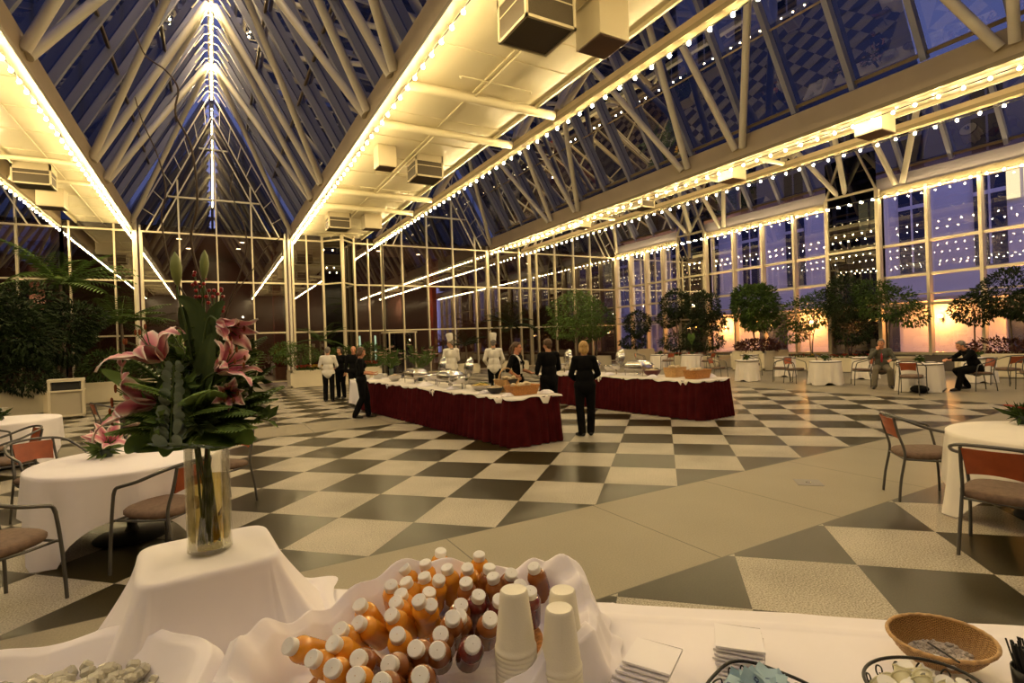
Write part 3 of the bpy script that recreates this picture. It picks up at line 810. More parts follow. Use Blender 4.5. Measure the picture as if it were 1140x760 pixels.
# ------------------------------------------------------------------ buffets
def buffet(tag_, a, ang, L, W, seed):
    """a: near left corner of the top, ang: heading of the long side, away from the camera"""
    d = Vector((math.cos(ang), math.sin(ang), 0)); n = Vector((math.sin(ang), -math.cos(ang), 0)); A = Vector((a[0], a[1], 0))
    def P(u, v, z): return A+d*u+n*v+Vector((0, 0, z))
    rot = Matrix.Rotation(ang-PI/2, 4, 'Z')
    t = thing('buffet_table', 'long buffet table under %s' % tag_, 'table', (0, 0, 0))
    rr = random.Random(seed)
    b = MB(); b.box(P(L/2, W/2, .765), (W-.04, L-.04, .03), rot.to_3x3()); b.build('tabletop', M['planter'], t)
    for u in (.3, L/2, L-.3):
        for v in (.12, W-.12):
            b = MB(); b.tube([P(u, v, 0), P(u, v, .755)], .02, 8); b.build('leg', M['black'], t)
    # pleated skirt round the outline
    pts = []; step = .018
    out = [(0, 0), (L, 0), (L, W), (0, W)]
    for (u0, v0), (u1, v1) in zip(out, out[1:]+out[:1]):
        n_ = int(math.hypot(u1-u0, v1-v0)/step)
        for k in range(n_): pts.append((lerp(u0, u1, k/n_), lerp(v0, v1, k/n_)))
    N = len(pts); mb = MB(); ph = 0; offs = []
    for i in range(N): ph += step/.19*2*PI*(1+.5*math.sin(i*.037+seed)+.3*math.sin(i*.011)); offs.append(math.sin(ph))
    def fn(u, v):
        i = int(round(u*N)) % N; p = pts[i]
        cu, cv = p[0]-L/2, p[1]-W/2
        # outward direction
        if p[1] <= 1e-6: o = (0, -1)
        elif p[0] >= L-1e-6: o = (1, 0)
        elif p[1] >= W-1e-6: o = (0, 1)
        else: o = (-1, 0)
        k = .012+(.036*offs[i]+.034)*(.35+.65*v)+.05*v
        return P(p[0]+o[0]*k, p[1]+o[1]*k, lerp(.775, .012, v))
    mb.grid(fn, N, 5, True)
    tag(mb.build('table_skirt', M['burgundy'], None, True), 'pleated burgundy skirt hanging round %s' % tag_, 'table skirt', 'burgundy buffet skirts')
    # white top cloth, hem wavy over the edge
    mb = MB(); per = []
    for (u0, v0), (u1, v1) in zip(out, out[1:]+out[:1]):
        n_ = int(math.hypot(u1-u0, v1-v0)/.06)
        for k in range(n_): per.append((lerp(u0, u1, k/n_), lerp(v0, v1, k/n_)))
    NP = len(per); hem = [.034+.016*math.sin(i*.35+seed)+.012*math.sin(i*.83)+(.09 if (i % 41) in (5, 6, 7) else 0) for i in range(NP)]
    def fc(u, v):
        i = int(round(u*NP)) % NP; p = per[i]; cu, cv = L/2, W/2
        if v <= .5:
            k = v/.5; return P(lerp(lerp(cu, p[0], .8), p[0], k), lerp(cv, p[1], k), .793+.004*math.sin(i*1.7)*k)
        k = (v-.5)/.5
        e = .045+.02*k*math.sin(i*.9)
        uu = p[0]+(-e if p[0] < 1e-6 else e if p[0] > L-1e-6 else 0); vv = p[1]+(-e if p[1] < 1e-6 else e if p[1] > W-1e-6 else 0)
        return P(uu, vv, .789-hem[i]*k)
    mb.grid(fc, NP, 6, True)
    mb.add([P(L*.1, W/2, .792), P(L*.9, W/2, .792), P(L*.9, W/2+.001, .792)], [(0, 1, 2)])
    tag(mb.build('buffet_cloth', M['linen2'], None, True), 'white cloth laid over the top of %s' % tag_, 'tablecloth', 'white buffet cloths')
    return P
B1 = buffet('the nearer burgundy buffet', (4.13, 7.42), R(95.2), 7.0, .92, 3)
B2 = buffet('the farther burgundy buffet', (8.33, 7.38), R(94.6), 5.2, .95, 9)
ZTOP = .797
def wicker_basket(p, sx, sy, h, rz, label, m='wicker', fill=None, flabel=None, group='wicker baskets on the buffets'):
    t = thing('wicker_basket', label, 'basket', p, rz, group)
    mb = MB()
    def fn(u, v):
        a = 2*PI*u; ca, sa = math.cos(a), math.sin(a); e = 2/5
        prof = [(.82, 0), (1.0, h), (1.02, h+.008), (.96, h+.006), (.80, .02), (0, .02)]
        k = v*(len(prof)-1); i = min(int(k), len(prof)-2); f = k-i
        r = lerp(prof[i][0], prof[i+1][0], f); z = lerp(prof[i][1], prof[i+1][1], f)
        w_ = 1+.02*math.sin(40*a+PI*int(z*60))
        return (math.copysign(abs(ca)**e, ca)*r*sx/2*w_, math.copysign(abs(sa)**e, sa)*r*sy/2*w_, z)
    mb.grid(fn, 80, 20, True); mb.build('weave', M[m], t, True)
    return t
def rolls(p, n, r, m, label, sx, sy, rz, group, cat='bread'):
    rr = random.Random(n*7+int(p[0]*10))
    base = None
    for k in range(n):
        u, v = rr.uniform(-.36, .36)*sx, rr.uniform(-.34, .34)*sy
        q = Vector((u*math.cos(rz)-v*math.sin(rz), u*math.sin(rz)+v*math.cos(rz), 0))
        if base is None:
            b = MB()
            b.ball((0, 0, 0), (r*1.25, r, r*.8), 10, 7); base = b.build('bread_roll', m, None, True)
            o = base
        else: o = base.copy(); C.objects.link(o)
        o.location = Vector(p)+q+Vector((0, 0, rr.uniform(0, .03))); o.rotation_euler = (rr.uniform(-.3, .3), 0, rr.uniform(0, 6))
        tag(o, label, cat, group)
M['bread'] = mat('pale bread roll', (.62, .50, .32), .7, vary=.2, scale=20)
M['fruit'] = mat('yellow melon fruit', (.60, .42, .08), .45, vary=.5, scale=9)
M['greens'] = mat('green salad leaf', (.05, .10, .02), .5, vary=.5, scale=15)
def napkin_heap(p, s, label, seed):
    rr = random.Random(seed); ph = [rr.uniform(0, 6) for _ in range(4)]
    mb = MB()
    def fn(u, v):
        a = 2*PI*u; r = v*s*(1+.18*math.sin(3*a+ph[0])+.10*math.sin(7*a+ph[1]))
        z = s*.42*(1-v**1.6)*(1+.25*math.sin(5*a+ph[2])*v)+.004
        return (r*math.cos(a), r*math.sin(a)*.75, max(.003, z+.02*math.sin(9*a+ph[3])*v*(1-v)))
    mb.grid(fn, 40, 10, True)
    o = mb.build('folded_cloth', M['linen'], None, True, p); tag(o, label, 'cloth', 'crumpled white cloths on the buffets'); return o
def chafer(p, rz, label, open_lid=True, sx=.58, sy=.36):
    t = thing('chafing_dish', label, 'chafing dish', p, rz, 'chafing dishes')
    b = MB(); b.bevbox((0, 0, .185), (sx, sy, .11), .02); b.bx((-sx/2-.015, -sy/2-.015, .235), (sx/2+.015, sy/2+.015, .25)); soft(b.build('water_pan', M['steel'], t), 40)
    b = MB(); b.bx((-sx/2+.03, -sy/2+.03, .246), (sx/2-.03, sy/2-.03, .256)); b.build('food', mat('browned food', (.22, .12, .04), .6, vary=.6, scale=25), t)
    for a in (-1, 1):
        for c in (-1, 1):
            l = MB(); l.tube([(a*(sx/2-.02), c*(sy/2-.02), 0), (a*(sx/2-.02), c*(sy/2-.02), .18)], .01, 6); l.build('leg', M['steel'], t)
    b = MB(); b.lathe([(.045, .02), (.05, .07), (.001, .072)], 12); b.build('burner', M['steel'], t, True)
    if open_lid:
        b = MB()
        def fn(u, v):
            x = (u-.5)*sx; y = (v-.5)*sy; k = (1-(2*u-1)**4)*(1-(2*v-1)**4); return (x, y, .09*k**.6)
        b.grid(fn, 14, 12); o = b.build('lid', M['steel'], t, True); o.location = (0, sy/2+.02, .25+sy/2); o.rotation_euler = (R(-82), 0, 0)
    else:
        b = MB(); b.grid(lambda u, v: ((u-.5)*(sx+.02), (v-.5)*(sy+.02), .25+.10*((1-(2*u-1)**4)*(1-(2*v-1)**4))**.6), 14, 12)
        b.tube([(-.05, 0, .345), (-.04, 0, .375), (.04, 0, .375), (.05, 0, .345)], .008, 6); b.build('lid', M['steel'], t, True)
    return t
def round_warmer(p, rz, label):
    t = thing('round_chafing_dish', label, 'chafing dish', p, rz, 'round warmers with upright lids')
    b = MB(); b.lathe([(.001, .10), (.16, .10), (.20, .15), (.215, .21), (.23, .215), (.21, .22), (.19, .16), (.001, .15)], 28); soft(b.build('pan', M['steel'], t), 45)
    for k in range(3):
        a = k*2*PI/3; l = MB(); l.tube([(math.cos(a)*.18, math.sin(a)*.18, 0), (math.cos(a)*.17, math.sin(a)*.17, .14)], .011, 6); l.build('leg', M['steel'], t)
    b = MB(); b.lathe([(.001, .09), (.10, .08), (.18, .04), (.21, 0), (.225, -.005)], 28); o = b.build('lid', M['steel'], t, True)
    o.location = (0, .22, .40); o.rotation_euler = (R(80), 0, 0)
    return t
a1 = R(95.2)-PI/2; a2 = R(94.6)-PI/2
def b1(px, py, dz=0): return at(px, py, ZTOP)+Vector((0, 0, dz))
# nearer buffet, from the near end back
bk = b1(578, 441); wicker_basket(B1(.33, .42, ZTOP), .60, .34, .15, a1, 'orange wicker bread basket on the near end of the nearer buffet'); bp = B1(.33, .42, ZTOP)
rolls(bp+Vector((0, 0, .15)), 8, .05, M['bread'], 'pale bread roll heaped in the basket on the near buffet end', .55, .3, a1, 'rolls in the nearest wicker basket')
napkin_heap(B1(.14, .78, ZTOP), .14, 'white crumpled cloth on the near right corner of the nearer buffet', 4)
napkin_heap(B1(.30, .10, ZTOP), .12, 'white cloth left of the orange basket on nearer buffet', 5)
napkin_heap(B1(1.05, .12, ZTOP), .13, 'white cloth by the salad bowl on the nearer buffet', 6)
napkin_heap(B1(2.3, .14, ZTOP), .14, 'white cloth in front of the silver dish, nearer buffet', 7)
napkin_heap(B1(3.6, .16, ZTOP), .20, 'large white cloth heap midway along the nearer buffet', 8)
t = wicker_basket(B1(.98, .55, ZTOP), .42, .34, .22, a1+.2, 'tall pale wicker basket with black liner on nearer buffet', 'wickerpale')
b = MB(); b.tube(smoothpath([(-.2, 0, .22), (-.15, 0, .36), (0, 0, .42), (.15, 0, .36), (.2, 0, .22)], 5), .012, 6); soft(b.build('handle', M['wickerpale'], t), 60)
b = MB(); b.add([(-.16, -.175, .225), (.12, -.175, .225), (-.02, -.185, .08), (-.16, .15, .225), (.12, .15, .225)], [(0, 1, 2), (0, 3, 4, 1)]); b.build('liner', M['black'], t)
rolls(B1(.98, .55, ZTOP+.23), 6, .045, M['bread'], 'bread roll in the tall basket with black liner', .34, .26, a1, 'rolls in the tall lined basket')
def bowl(p, r, h, m, label, fillm, filln, grp):
    t = thing('serving_bowl', label, 'bowl', p, 0, 'serving bowls on the buffets')
    b = MB(); b.lathe([(.001, 0), (r*.5, 0), (r*.85, h*.5), (r, h), (r*1.03, h+.005), (r*.95, h), (r*.8, h*.5), (.001, .02)], 28); soft(b.build('shell', m, t), 50)
    rr = random.Random(int(r*1000)+filln); b = MB()
    for k in range(60):
        q = r*.8*math.sqrt(rr.random()); an = rr.uniform(0, 6.28)
        b.ball((q*math.cos(an), q*math.sin(an), h*.8+.05*(1-q/r)+rr.uniform(-.01, .01)), (rr.uniform(.015, .035), rr.uniform(.015, .03), .016), 6, 4, Matrix.Rotation(rr.uniform(0, 3), 3, 'Z'))
    o = b.build('food', fillm, t, True); o['kind'] = 'stuff'
    return t
bowl(B1(.86, .22, ZTOP), .15, .10, M['black'], 'black salad bowl beside the orange basket, nearer buffet', M['bread'], 1, 0)
bowl(B1(1.55, .35, ZTOP), .19, .10, M['steel'], 'wide steel bowl of yellow fruit on the nearer buffet', M['fruit'], 2, 0)
bowl(B1(1.42, .76, ZTOP), .12, .11, M['white'], 'white bowl of fruit at the back of nearer buffet', M['fruit'], 3, 0)
bowl(B1(1.95, .62, ZTOP), .17, .08, M['black'], 'black bowl of green salad midway on the nearer buffet', M['greens'], 4, 0)
round_warmer(B1(2.3, .30, ZTOP), a1-PI/2-.2, 'round warmer with upright steel lid, nearer of two')
chafer(B1(2.9, .42, ZTOP), a1-PI/2, 'rectangular steel chafing dish midway on the nearer buffet', False)
round_warmer(B1(3.75, .45, ZTOP), a1-PI/2-.2, 'round warmer with upright steel lid, farther of two')
chafer(B1(4.7, .45, ZTOP), a1-PI/2, 'rectangular steel chafing dish toward the far end of nearer buffet', False)
bowl(B1(5.75, .35, ZTOP), .17, .14, M['steel'], 'steel bowl at the far end of the nearer buffet', M['bread'], 5, 0)
# a second white-clothed serving table at the far left of the nearer buffet, with stacks of plates
mb = MB(); pa = B1(7.62, .20, 0); 
t = thing('serving_table', 'small square serving table at the far end of nearer buffet', 'table', (pa.x+.35, pa.y+.5, 0), a1)
MB().bx((-.5, -.5, .72), (.5, .5, .75)).build('tabletop', M['planter'], t)
for sx in (-1, 1):
    for sy_ in (-1, 1): MB().tube([(sx*.42, sy_*.42, 0), (sx*.42, sy_*.42, .72)], .02, 8).build('leg', M['black'], t)
mb = MB()
def fnq(u, v):
    a = 2*PI*u; ca, sa = math.cos(a), math.sin(a); e = 2/9
    x, y = math.copysign(abs(ca)**e, ca), math.copysign(abs(sa)**e, sa)
    if v < .4: k = v/.4; return (x*.51*k, y*.51*k, .757)
    k = (v-.4)/.6; w_ = .52+.02*k*math.sin(22*a)+.03*k; return (x*w_, y*w_, lerp(.75, .06, k))
mb.grid(fnq, 96, 12, True); o = mb.build('tablecloth', M['linen'], None, True, (pa.x+.35, pa.y+.5, 0)); o.rotation_euler = (0, 0, a1)
tag(o, 'white cloth to the floor on small table at far buffet end', 'tablecloth')
plate_me = None
for (dx, dy, n) in ((-.25, -.2, 14), (.1, -.25, 16), (.35, .1, 12)):
    for k in range(n):
        if plate_me is None:
            plate_me = MB().lathe([(.001, 0), (.08, 0), (.13, .012), (.131, .016), (.08, .006), (.001, .005)], 24).build('dinner_plate', M['white'], None, True); o = plate_me
        else: o = plate_me.copy(); C.objects.link(o)
        o.location = (pa.x+.35+dx, pa.y+.5+dy, .760+k*.0085)
        tag(o, 'white dinner plate in a stack on the small white-clothed table', 'plate', 'stacked dinner plates')
# farther buffet
wicker_basket(B2(.35, .40, ZTOP), .62, .36, .17, a2, 'orange wicker basket on the near end of the farther buffet'); 
rolls(B2(.35, .40, ZTOP+.16), 7, .05, M['bread'], 'bread roll in the wicker basket on farther buffet end', .55, .3, a2, 'rolls in the farther wicker basket')
napkin_heap(B2(.35, .80, ZTOP), .17, 'white cloth behind the basket on the farther buffet', 14)
t = wicker_basket(B2(1.0, .5, ZTOP), .46, .36, .2, a2, 'pale wicker basket second from the farther buffet end', 'wickerpale')
rolls(B2(1.0, .5, ZTOP+.2), 6, .045, M['bread'], 'bread roll in the pale basket on the farther buffet', .38, .28, a2, 'rolls in the pale basket')
bowl(B2(1.6, .45, ZTOP), .20, .13, mat('dark red bowl', (.10, .015, .02), .4), 'dark red bowl on the farther buffet', M['bread'], 6, 0)
chafer(B2(2.05, .5, ZTOP), a2-PI/2, 'rectangular steel chafing dish on the farther buffet, right of the standing woman', False)
napkin_heap(B2(1.3, .12, ZTOP), .14, 'white cloth at the front edge of farther buffet', 15)
napkin_heap(B2(2.7, .14, ZTOP), .15, 'white cloth beside the standing woman on farther buffet', 16)
round_warmer(B2(2.9, .5, ZTOP), a2-PI/2-.3, 'round warmer with open lid right of the standing woman')
chafer(B2(3.75, .45, ZTOP), a2-PI/2, 'rectangular steel chafing dish left of the standing woman, farther buffet', False)
napkin_heap(B2(4.2, .2, ZTOP), .16, 'white cloth at the left end of the farther buffet', 17)
t = thing('juice_machine', 'cream drinks machine at the left end of farther buffet', 'machine', B2(4.3, .62, ZTOP), a2-PI/2)
b = MB(); b.bevbox((0, 0, .20), (.42, .34, .40), .02); b.build('body', M['planter'], t)
b = MB(); b.bx((-.14, -.18, .22), (.14, -.165, .34)); b.build('panel', M['white'], t)
for k in (-1, 1): MB().tube([(k*.08, -.19, .18), (k*.08, -.19, .12)], .014, 8).build('tap', M['black'], t)
round_warmer(B2(4.85, .45, ZTOP), a2-PI/2-.2, 'round warmer at the far left end of the farther buffet')

# ------------------------------------------------------------------ litter bin and planters
t = thing('litter_bin', 'cream square litter bin with open slot, by the left planters', 'bin', (-3.62, 19.15, 0), R(8)); t.scale = (1, 1, .86)
b = MB(); 
for sx in (-1, 1):
    for sy_ in (-1, 1): b.bx((sx*.36-.03, sy_*.36-.03, .04), (sx*.36+.03, sy_*.36+.03, 1.22))
b.bx((-.40, -.40, 1.18), (.40, .40, 1.26)); b.bx((-.40, -.40, .86), (.40, .40, .91)); b.bx((-.39, -.39, .06), (.39, .39, .12)); b.build('frame', M['planter'], t)
b = MB(); b.bx((-.34, -.34, .1), (.34, .34, .87)); b.build('panel', mat('beige bin panel', (.42, .37, .28), .6), t)
b = MB(); b.bx((-.3, -.3, .9), (.3, .3, 1.17)); b.build('bin_liner', M['black'], t)
for sx in (-1, 1):
    for sy_ in (-1, 1): MB().tube([(sx*.33, sy_*.33, 0), (sx*.33, sy_*.33, .05)], .03, 8).build('foot', M['black'], t)
PLN = [0]
def planter(x, y, sx, sy, h, label, rz=0, panels=True):
    t = thing('planter_box', label, 'planter', (x, y, 0), rz, 'cream planter boxes')
    b = MB(); w_ = .05
    b.bx((-sx/2+.02, -sy/2+.02, .03), (sx/2-.02, -sy/2+.06, h-.02)); b.bx((-sx/2+.02, sy/2-.06, .03), (sx/2-.02, sy/2-.02, h-.02))
    b.bx((-sx/2+.02, -sy/2+.06, .03), (-sx/2+.06, sy/2-.06, h-.02)); b.bx((sx/2-.06, -sy/2+.06, .03), (sx/2-.02, sy/2-.06, h-.02)); b.build('panel', M['planter'], t)
    b = MB()
    for z in (.03, h-.09): 
        b.bx((-sx/2, -sy/2, z), (sx/2, -sy/2+.03, z+.09)); b.bx((-sx/2, sy/2-.03, z), (sx/2, sy/2, z+.09)); b.bx((-sx/2, -sy/2, z), (-sx/2+.03, sy/2, z+.09)); b.bx((sx/2-.03, -sy/2, z), (sx/2, sy/2, z+.09))
    for a in (-1, 1):
        for c in (-1, 1): b.bx((a*(sx/2-.045)-.045, c*(sy/2-.045)-.045, 0), (a*(sx/2-.045)+.045, c*(sy/2-.045)+.045, h))
    b.build('rail', M['planter'], t)
    b = MB(); b.bx((-sx/2+.05, -sy/2+.05, h-.14), (sx/2-.05, sy/2-.05, h-.07)); b.build('soil', M['soil'], t)
    return t

t = thing('floor_plate', 'small square grey access plate set in the plain stone band', 'plate', at(900, 537, 0), PI/4)
b = MB(); b.bevbox((0, 0, .002), (.26, .26, .004), .001); b.build('plate', mat('grey floor plate', (.20, .19, .18), .4, .3), t)
b = MB(); b.lathe([(.02, .0042), (.024, .006), (.03, .0042)], 14); b.build('lift_ring', M['steel'], t)
# ================================================================== people
def remeshed(mb, voxel, name, m, parent, it=3, fac=.5, dec=None):
    me = bpy.data.meshes.new('tmp'); me.from_pydata(mb.v, [], mb.f); o = bpy.data.objects.new('tmp', me); C.objects.link(o)
    r = o.modifiers.new('r', 'REMESH'); r.mode = 'VOXEL'; r.voxel_size = voxel; r.adaptivity = 0
    sm = o.modifiers.new('s', 'SMOOTH'); sm.iterations = it; sm.factor = fac
    if dec: d = o.modifiers.new('d', 'DECIMATE'); d.ratio = dec
    dg = bpy.context.evaluated_depsgraph_get(); ev = o.evaluated_get(dg)
    nm = bpy.data.meshes.new_from_object(ev); bpy.data.objects.remove(o); bpy.data.meshes.remove(me)
    nm.materials.clear(); nm.materials.append(m); nm.polygons.foreach_set('use_smooth', [True]*len(nm.polygons))
    q = bpy.data.objects.new(name, nm); C.objects.link(q); q.parent = parent; return q
def cone(mb, p0, p1, r0, r1, n=5):
    p0 = Vector(p0); p1 = Vector(p1)
    mb.tube([p0.lerp(p1, i/n) for i in range(n+1)], [lerp(r0, r1, i/n) for i in range(n+1)], 12)
    mb.ball(p0, r0, 12, 8); mb.ball(p1, r1, 12, 8)
def chainr(mb, pts, rs):
    for i in range(len(pts)-1): cone(mb, pts[i], pts[i+1], rs[i], rs[i+1])
M['skin'] = mat('warm skin', (.50, .26, .15), .5, subs=.1)
M['skin2'] = mat('flushed skin', (.55, .24, .13), .5)
M['wcloth'] = mat('white cotton jacket', (.74, .70, .62), .8, vary=.03, scale=10)
M['bcloth'] = mat('black cloth', (.0045, .0045, .005), .9, spec=.12)
M['greysuit'] = mat('grey green tweed', (.075, .072, .055), .85, vary=.2, scale=60)
M['tansuit'] = mat('grey brown trousers', (.13, .11, .075), .85)
M['shoe'] = mat('black shoe leather', (.01, .01, .01), .35)
M['brownhair'] = mat('brown hair', (.085, .045, .022), .6, vary=.4, scale=40)
M['darkhair'] = mat('dark hair', (.025, .018, .012), .6)
M['greyhair'] = mat('grey hair', (.16, .14, .12), .6)
M['blond'] = mat('blond hair', (.42, .26, .09), .55, vary=.4, scale=40)
M['eye'] = mat('dark eye', (.02, .015, .012), .2)
M['lip'] = mat('lip', (.35, .10, .08), .5)
M['tie'] = mat('red tie', (.30, .02, .03), .5)

def hand(mb, wrist, d, nrm, side, curl=.5, k=1.0):
    d = Vector(d).normalized(); n = Vector(nrm); n = (n-d*n.dot(d)).normalized(); s = d.cross(n)*side
    w = Vector(wrist)
    rot = Matrix((s, d, n)).transposed()
    mb.ball(w+d*.045*k, (.040*k, .052*k, .017*k), 12, 8, rot)
    for i, (o, L) in enumerate(((-.030, .066), (-.010, .076), (.010, .072), (.029, .056))):
        b = w+d*(.082-.004*abs(i-1.3))*k+s*o*k; a = 0; pts = [b-d*.02*k, b]; L *= k
        p = b
        for f in (.45, .32, .23):
            a += curl*.75; p = p+(d*math.cos(a)+n*math.sin(a))*L*f; pts.append(p)
        mb.tube(pts, [.0095*k, .0098*k, .0092*k, .0084*k, .0072*k], 8); mb.ball(pts[-1], .0072*k, 8, 6)
    b = w+d*.030*k-s*.034*k; t = (d*.65-s*.75+n*.2).normalized(); t2 = (d*.95-s*.2+n*.35).normalized()
    pts = [w+d*.02*k-s*.015*k, b, b+t*.032*k, b+t*.032*k+t2*.030*k]
    mb.tube(pts, [.014*k, .0125*k, .0108*k, .008*k], 8); mb.ball(pts[-1], .008*k, 8, 6)

def person(label, loc, heading, J=None, h=1.72, female=False, top='bcloth', legs='bcloth', hair='brownhair', hairstyle='short', skin='skin',
           sleeves='long', head_yaw=0.0, head_pitch=0.0, hat=False, curl=.5, jacket=False, apron=False, extras=None, cat='person', group=None):
    t = thing('person', label, cat, loc, heading-PI/2, group)
    k = h/1.72; sw = .165 if female else .185; hw = .095
    D = dict(pelvis=(0, 0, .95), waist=(0, 0, 1.08), chest=(0, -.005, 1.30), neck=(0, -.01, 1.475), head=(0, .02, 1.615),
             ls=(-sw, -.01, 1.405), le=(-sw-.06, -.04, 1.12), lw=(-sw-.055, .045, .885), rs=(sw, -.01, 1.405), re=(sw+.06, -.04, 1.12), rw=(sw+.055, .045, .885),
             lh=(-hw, 0, .93), lk=(-hw-.005, .015, .50), la=(-hw-.01, -.02, .085), rh=(hw, 0, .93), rk=(hw+.005, .015, .50), ra=(hw+.01, -.02, .085),
             ld=None, rd=None, ln=None, rn=None, lt=None, rt=None, lcurl=curl, rcurl=curl)
    if J: D.update(J)
    V = {q: (Vector(p)*k if isinstance(p, (tuple, Vector)) and q not in ('ld', 'rd', 'ln', 'rn', 'lt', 'rt') else p) for q, p in D.items()}
    cdir = (V['neck']-V['pelvis']).normalized()
    tr = Vector((0, 0, 1)).rotation_difference(cdir).to_matrix()
    shx = (V['rs']-V['ls']); shx.z *= 1
    # ---- torso blobs
    def torso(mb, g):
        cw = (.150 if female else .170)*k
        mb.ball(V['chest'], (cw+g, (.105 if female else .115)*k+g, .175*k+g), 16, 12, tr)
        mb.ball(V['waist'], ((.125 if female else .145)*k+g, .10*k+g, .16*k+g), 16, 12, tr)
        mb.ball(V['pelvis'], (.158*k+g, .118*k+g, .13*k+g), 16, 12)
        mb.ball(V['chest'].lerp(V['neck'], .55), (.10*k+g, .085*k+g, .08*k+g), 14, 10, tr)
        for s_ in ('ls', 'rs'): cone(mb, V[s_], V['chest'].lerp(V['neck'], .62), .058*k+g, .06*k+g)
        if female:
            for s_ in (-1, 1): mb.ball(V['chest']+tr @ Vector((s_*.07*k, .085*k, -.01*k)), .055*k+g, 12, 8)
        cone(mb, V['lh'], V['rh'], .10*k+g, .10*k+g)
    def arm(mb, s_, g, upto=1.0, r=(.050, .042, .040, .030)):
        a, b, c = V[s_+'s'], V[s_+'e'], V[s_+'w']
        cone(mb, a, b, r[0]*k+g, r[1]*k+g)
        if upto > .5:
            e = b.lerp(c, min(1, (upto-.5)*2)); cone(mb, b, e, r[2]*k+g, lerp(r[2], r[3], min(1, (upto-.5)*2))*k+g)
    def leg(mb, s_, g, r=(.088, .058, .055, .036)):
        a, b, c = V[s_+'h'], V[s_+'k'], V[s_+'a']
        cone(mb, a, b, r[0]*k+g, r[1]*k+g, 8)
        m_ = b.lerp(c, .3)+Vector((0, -.012*k, 0)); cone(mb, b, m_, r[1]*k+g, r[2]*k+g); cone(mb, m_, c, r[2]*k+g, r[3]*k+g)
    hq = Matrix.Rotation(head_yaw, 3, 'Z') @ Matrix.Rotation(head_pitch, 3, 'X'); H = V['head']
    def hp(x, y, z): return H+hq @ (Vector((x, y, z))*k)
    # ---- the body: one continuous surface with head, neck, hands
    mb = MB(); torso(mb, 0)
    cone(mb, V['chest'].lerp(V['neck'], .6), H-hq @ Vector((0, .015*k, .05*k)), .062*k, .054*k)
    mb.ball(hp(0, -.008, .028), (.076*k, .096*k, .092*k), 18, 14, hq)           # skull
    mb.ball(hp(0, .030, -.040), (.056*k, .062*k, .066*k), 16, 12, hq)           # face and jaw
    mb.ball(hp(0, .062, -.088), (.026*k, .022*k, .020*k), 10, 8, hq)            # chin
    mb.ball(hp(0, .072, .022), (.050*k, .020*k, .014*k), 10, 8, hq)             # brow
    for s_ in (-1, 1): mb.ball(hp(s_*.040, .062, -.028), (.022*k, .020*k, .020*k), 10, 8, hq); mb.ball(hp(s_*.077, -.005, -.008), (.011*k, .020*k, .031*k), 10, 8, hq)
    mb.tube([hp(0, .080, .016), hp(0, .098, -.012), hp(0, .110, -.030), hp(0, .090, -.042)], [.009*k, .012*k, .016*k, .012*k], 8)
    for s_ in (-1, 1): mb.ball(hp(s_*.012, .094, -.034), .010*k, 8, 6)
    for s_, sd in (('l', -1), ('r', 1)):
        arm(mb, s_, 0); leg(mb, s_, -.004)
        dv = V[s_+'w']-V[s_+'e']; dd = D[s_+'d'] or dv; nn = D[s_+'n'] or (-sd*1.0, .25, 0)
        hand(mb, V[s_+'w'], dd, nn, -sd if True else sd, D[s_+'curl'], k)
        a = V[s_+'a']; tv = Vector(D[s_+'t']) if D[s_+'t'] else Vector((sd*.12, 1, 0)); tv.normalize()
        cone(mb, a-Vector((0, 0, .02*k)), a+tv*.12*k-Vector((0, 0, .055*k)), .036*k, .024*k)
    remeshed(mb, .0075, 'body', M[skin], t, 2, .45)
    # eyes, mouth
    for s_ in (-1, 1):
        b = MB(); b.ball(hp(s_*.030, .0815, .003), (.012*k, .007*k, .0075*k), 10, 6, hq); b.build('eye', M['eye'], t, True)
        b = MB(); b.tube([hp(s_*.016, .094, .021), hp(s_*.032, .092, .027), hp(s_*.048, .082, .022)], .0035*k, 6); b.build('eyebrow', M[hair], t, True)
    b = MB(); b.ball(hp(0, .088, -.060), (.022*k, .008*k, .006*k), 10, 6, hq); b.build('mouth', M['lip'], t, True)
    # ---- hair
    if hairstyle != 'bald':
        mb = MB()
        mb.ball(hp(0, -.022, .044), (.083*k, .098*k, .090*k), 16, 12, hq)
        mb.ball(hp(0, .050, .088), (.060*k, .035*k, .024*k), 12, 8, hq)
        for s_ in (-1, 1): mb.ball(hp(s_*.070, -.012, .035), (.018*k, .050*k, .045*k), 10, 8, hq)
        mb.ball(hp(0, -.068, -.02), (.066*k, .040*k, .060*k), 12, 8, hq)
        if hairstyle == 'bob':
            for s_ in (-1, 1): mb.ball(hp(s_*.074, -.020, -.02), (.022*k, .055*k, .075*k), 12, 8, hq)
            mb.ball(hp(0, -.072, -.045), (.078*k, .045*k, .085*k), 12, 8, hq)
        if hairstyle == 'tail':
            mb.ball(hp(0, -.112, .03), .032*k, 10, 8); mb.tube([hp(0, -.118, .03), hp(.01, -.155, -.01), hp(.01, -.150, -.09), hp(0, -.135, -.15)], [.022*k, .028*k, .024*k, .006*k], 8)
        remeshed(mb, .010, 'hair', M[hair], t, 2, .5)
    else:
        mb = MB()
        for s_ in (-1, 1): mb.ball(hp(s_*.070, -.03, .0), (.015*k, .045*k, .03*k), 10, 8, hq)
        mb.ball(hp(0, -.078, -.01), (.06*k, .026*k, .035*k), 10, 8, hq); remeshed(mb, .010, 'hair', M[hair], t, 1, .4)
    # ---- clothes
    mb = MB(); torso(mb, .014)
    if jacket:   # skirts of the jacket
        mb.ball(V['pelvis']+Vector((0, 0, -.05*k)), (.185*k, .140*k, .17*k), 16, 12); mb.ball(V['waist'], (.172*k, .128*k, .19*k), 16, 12, tr)
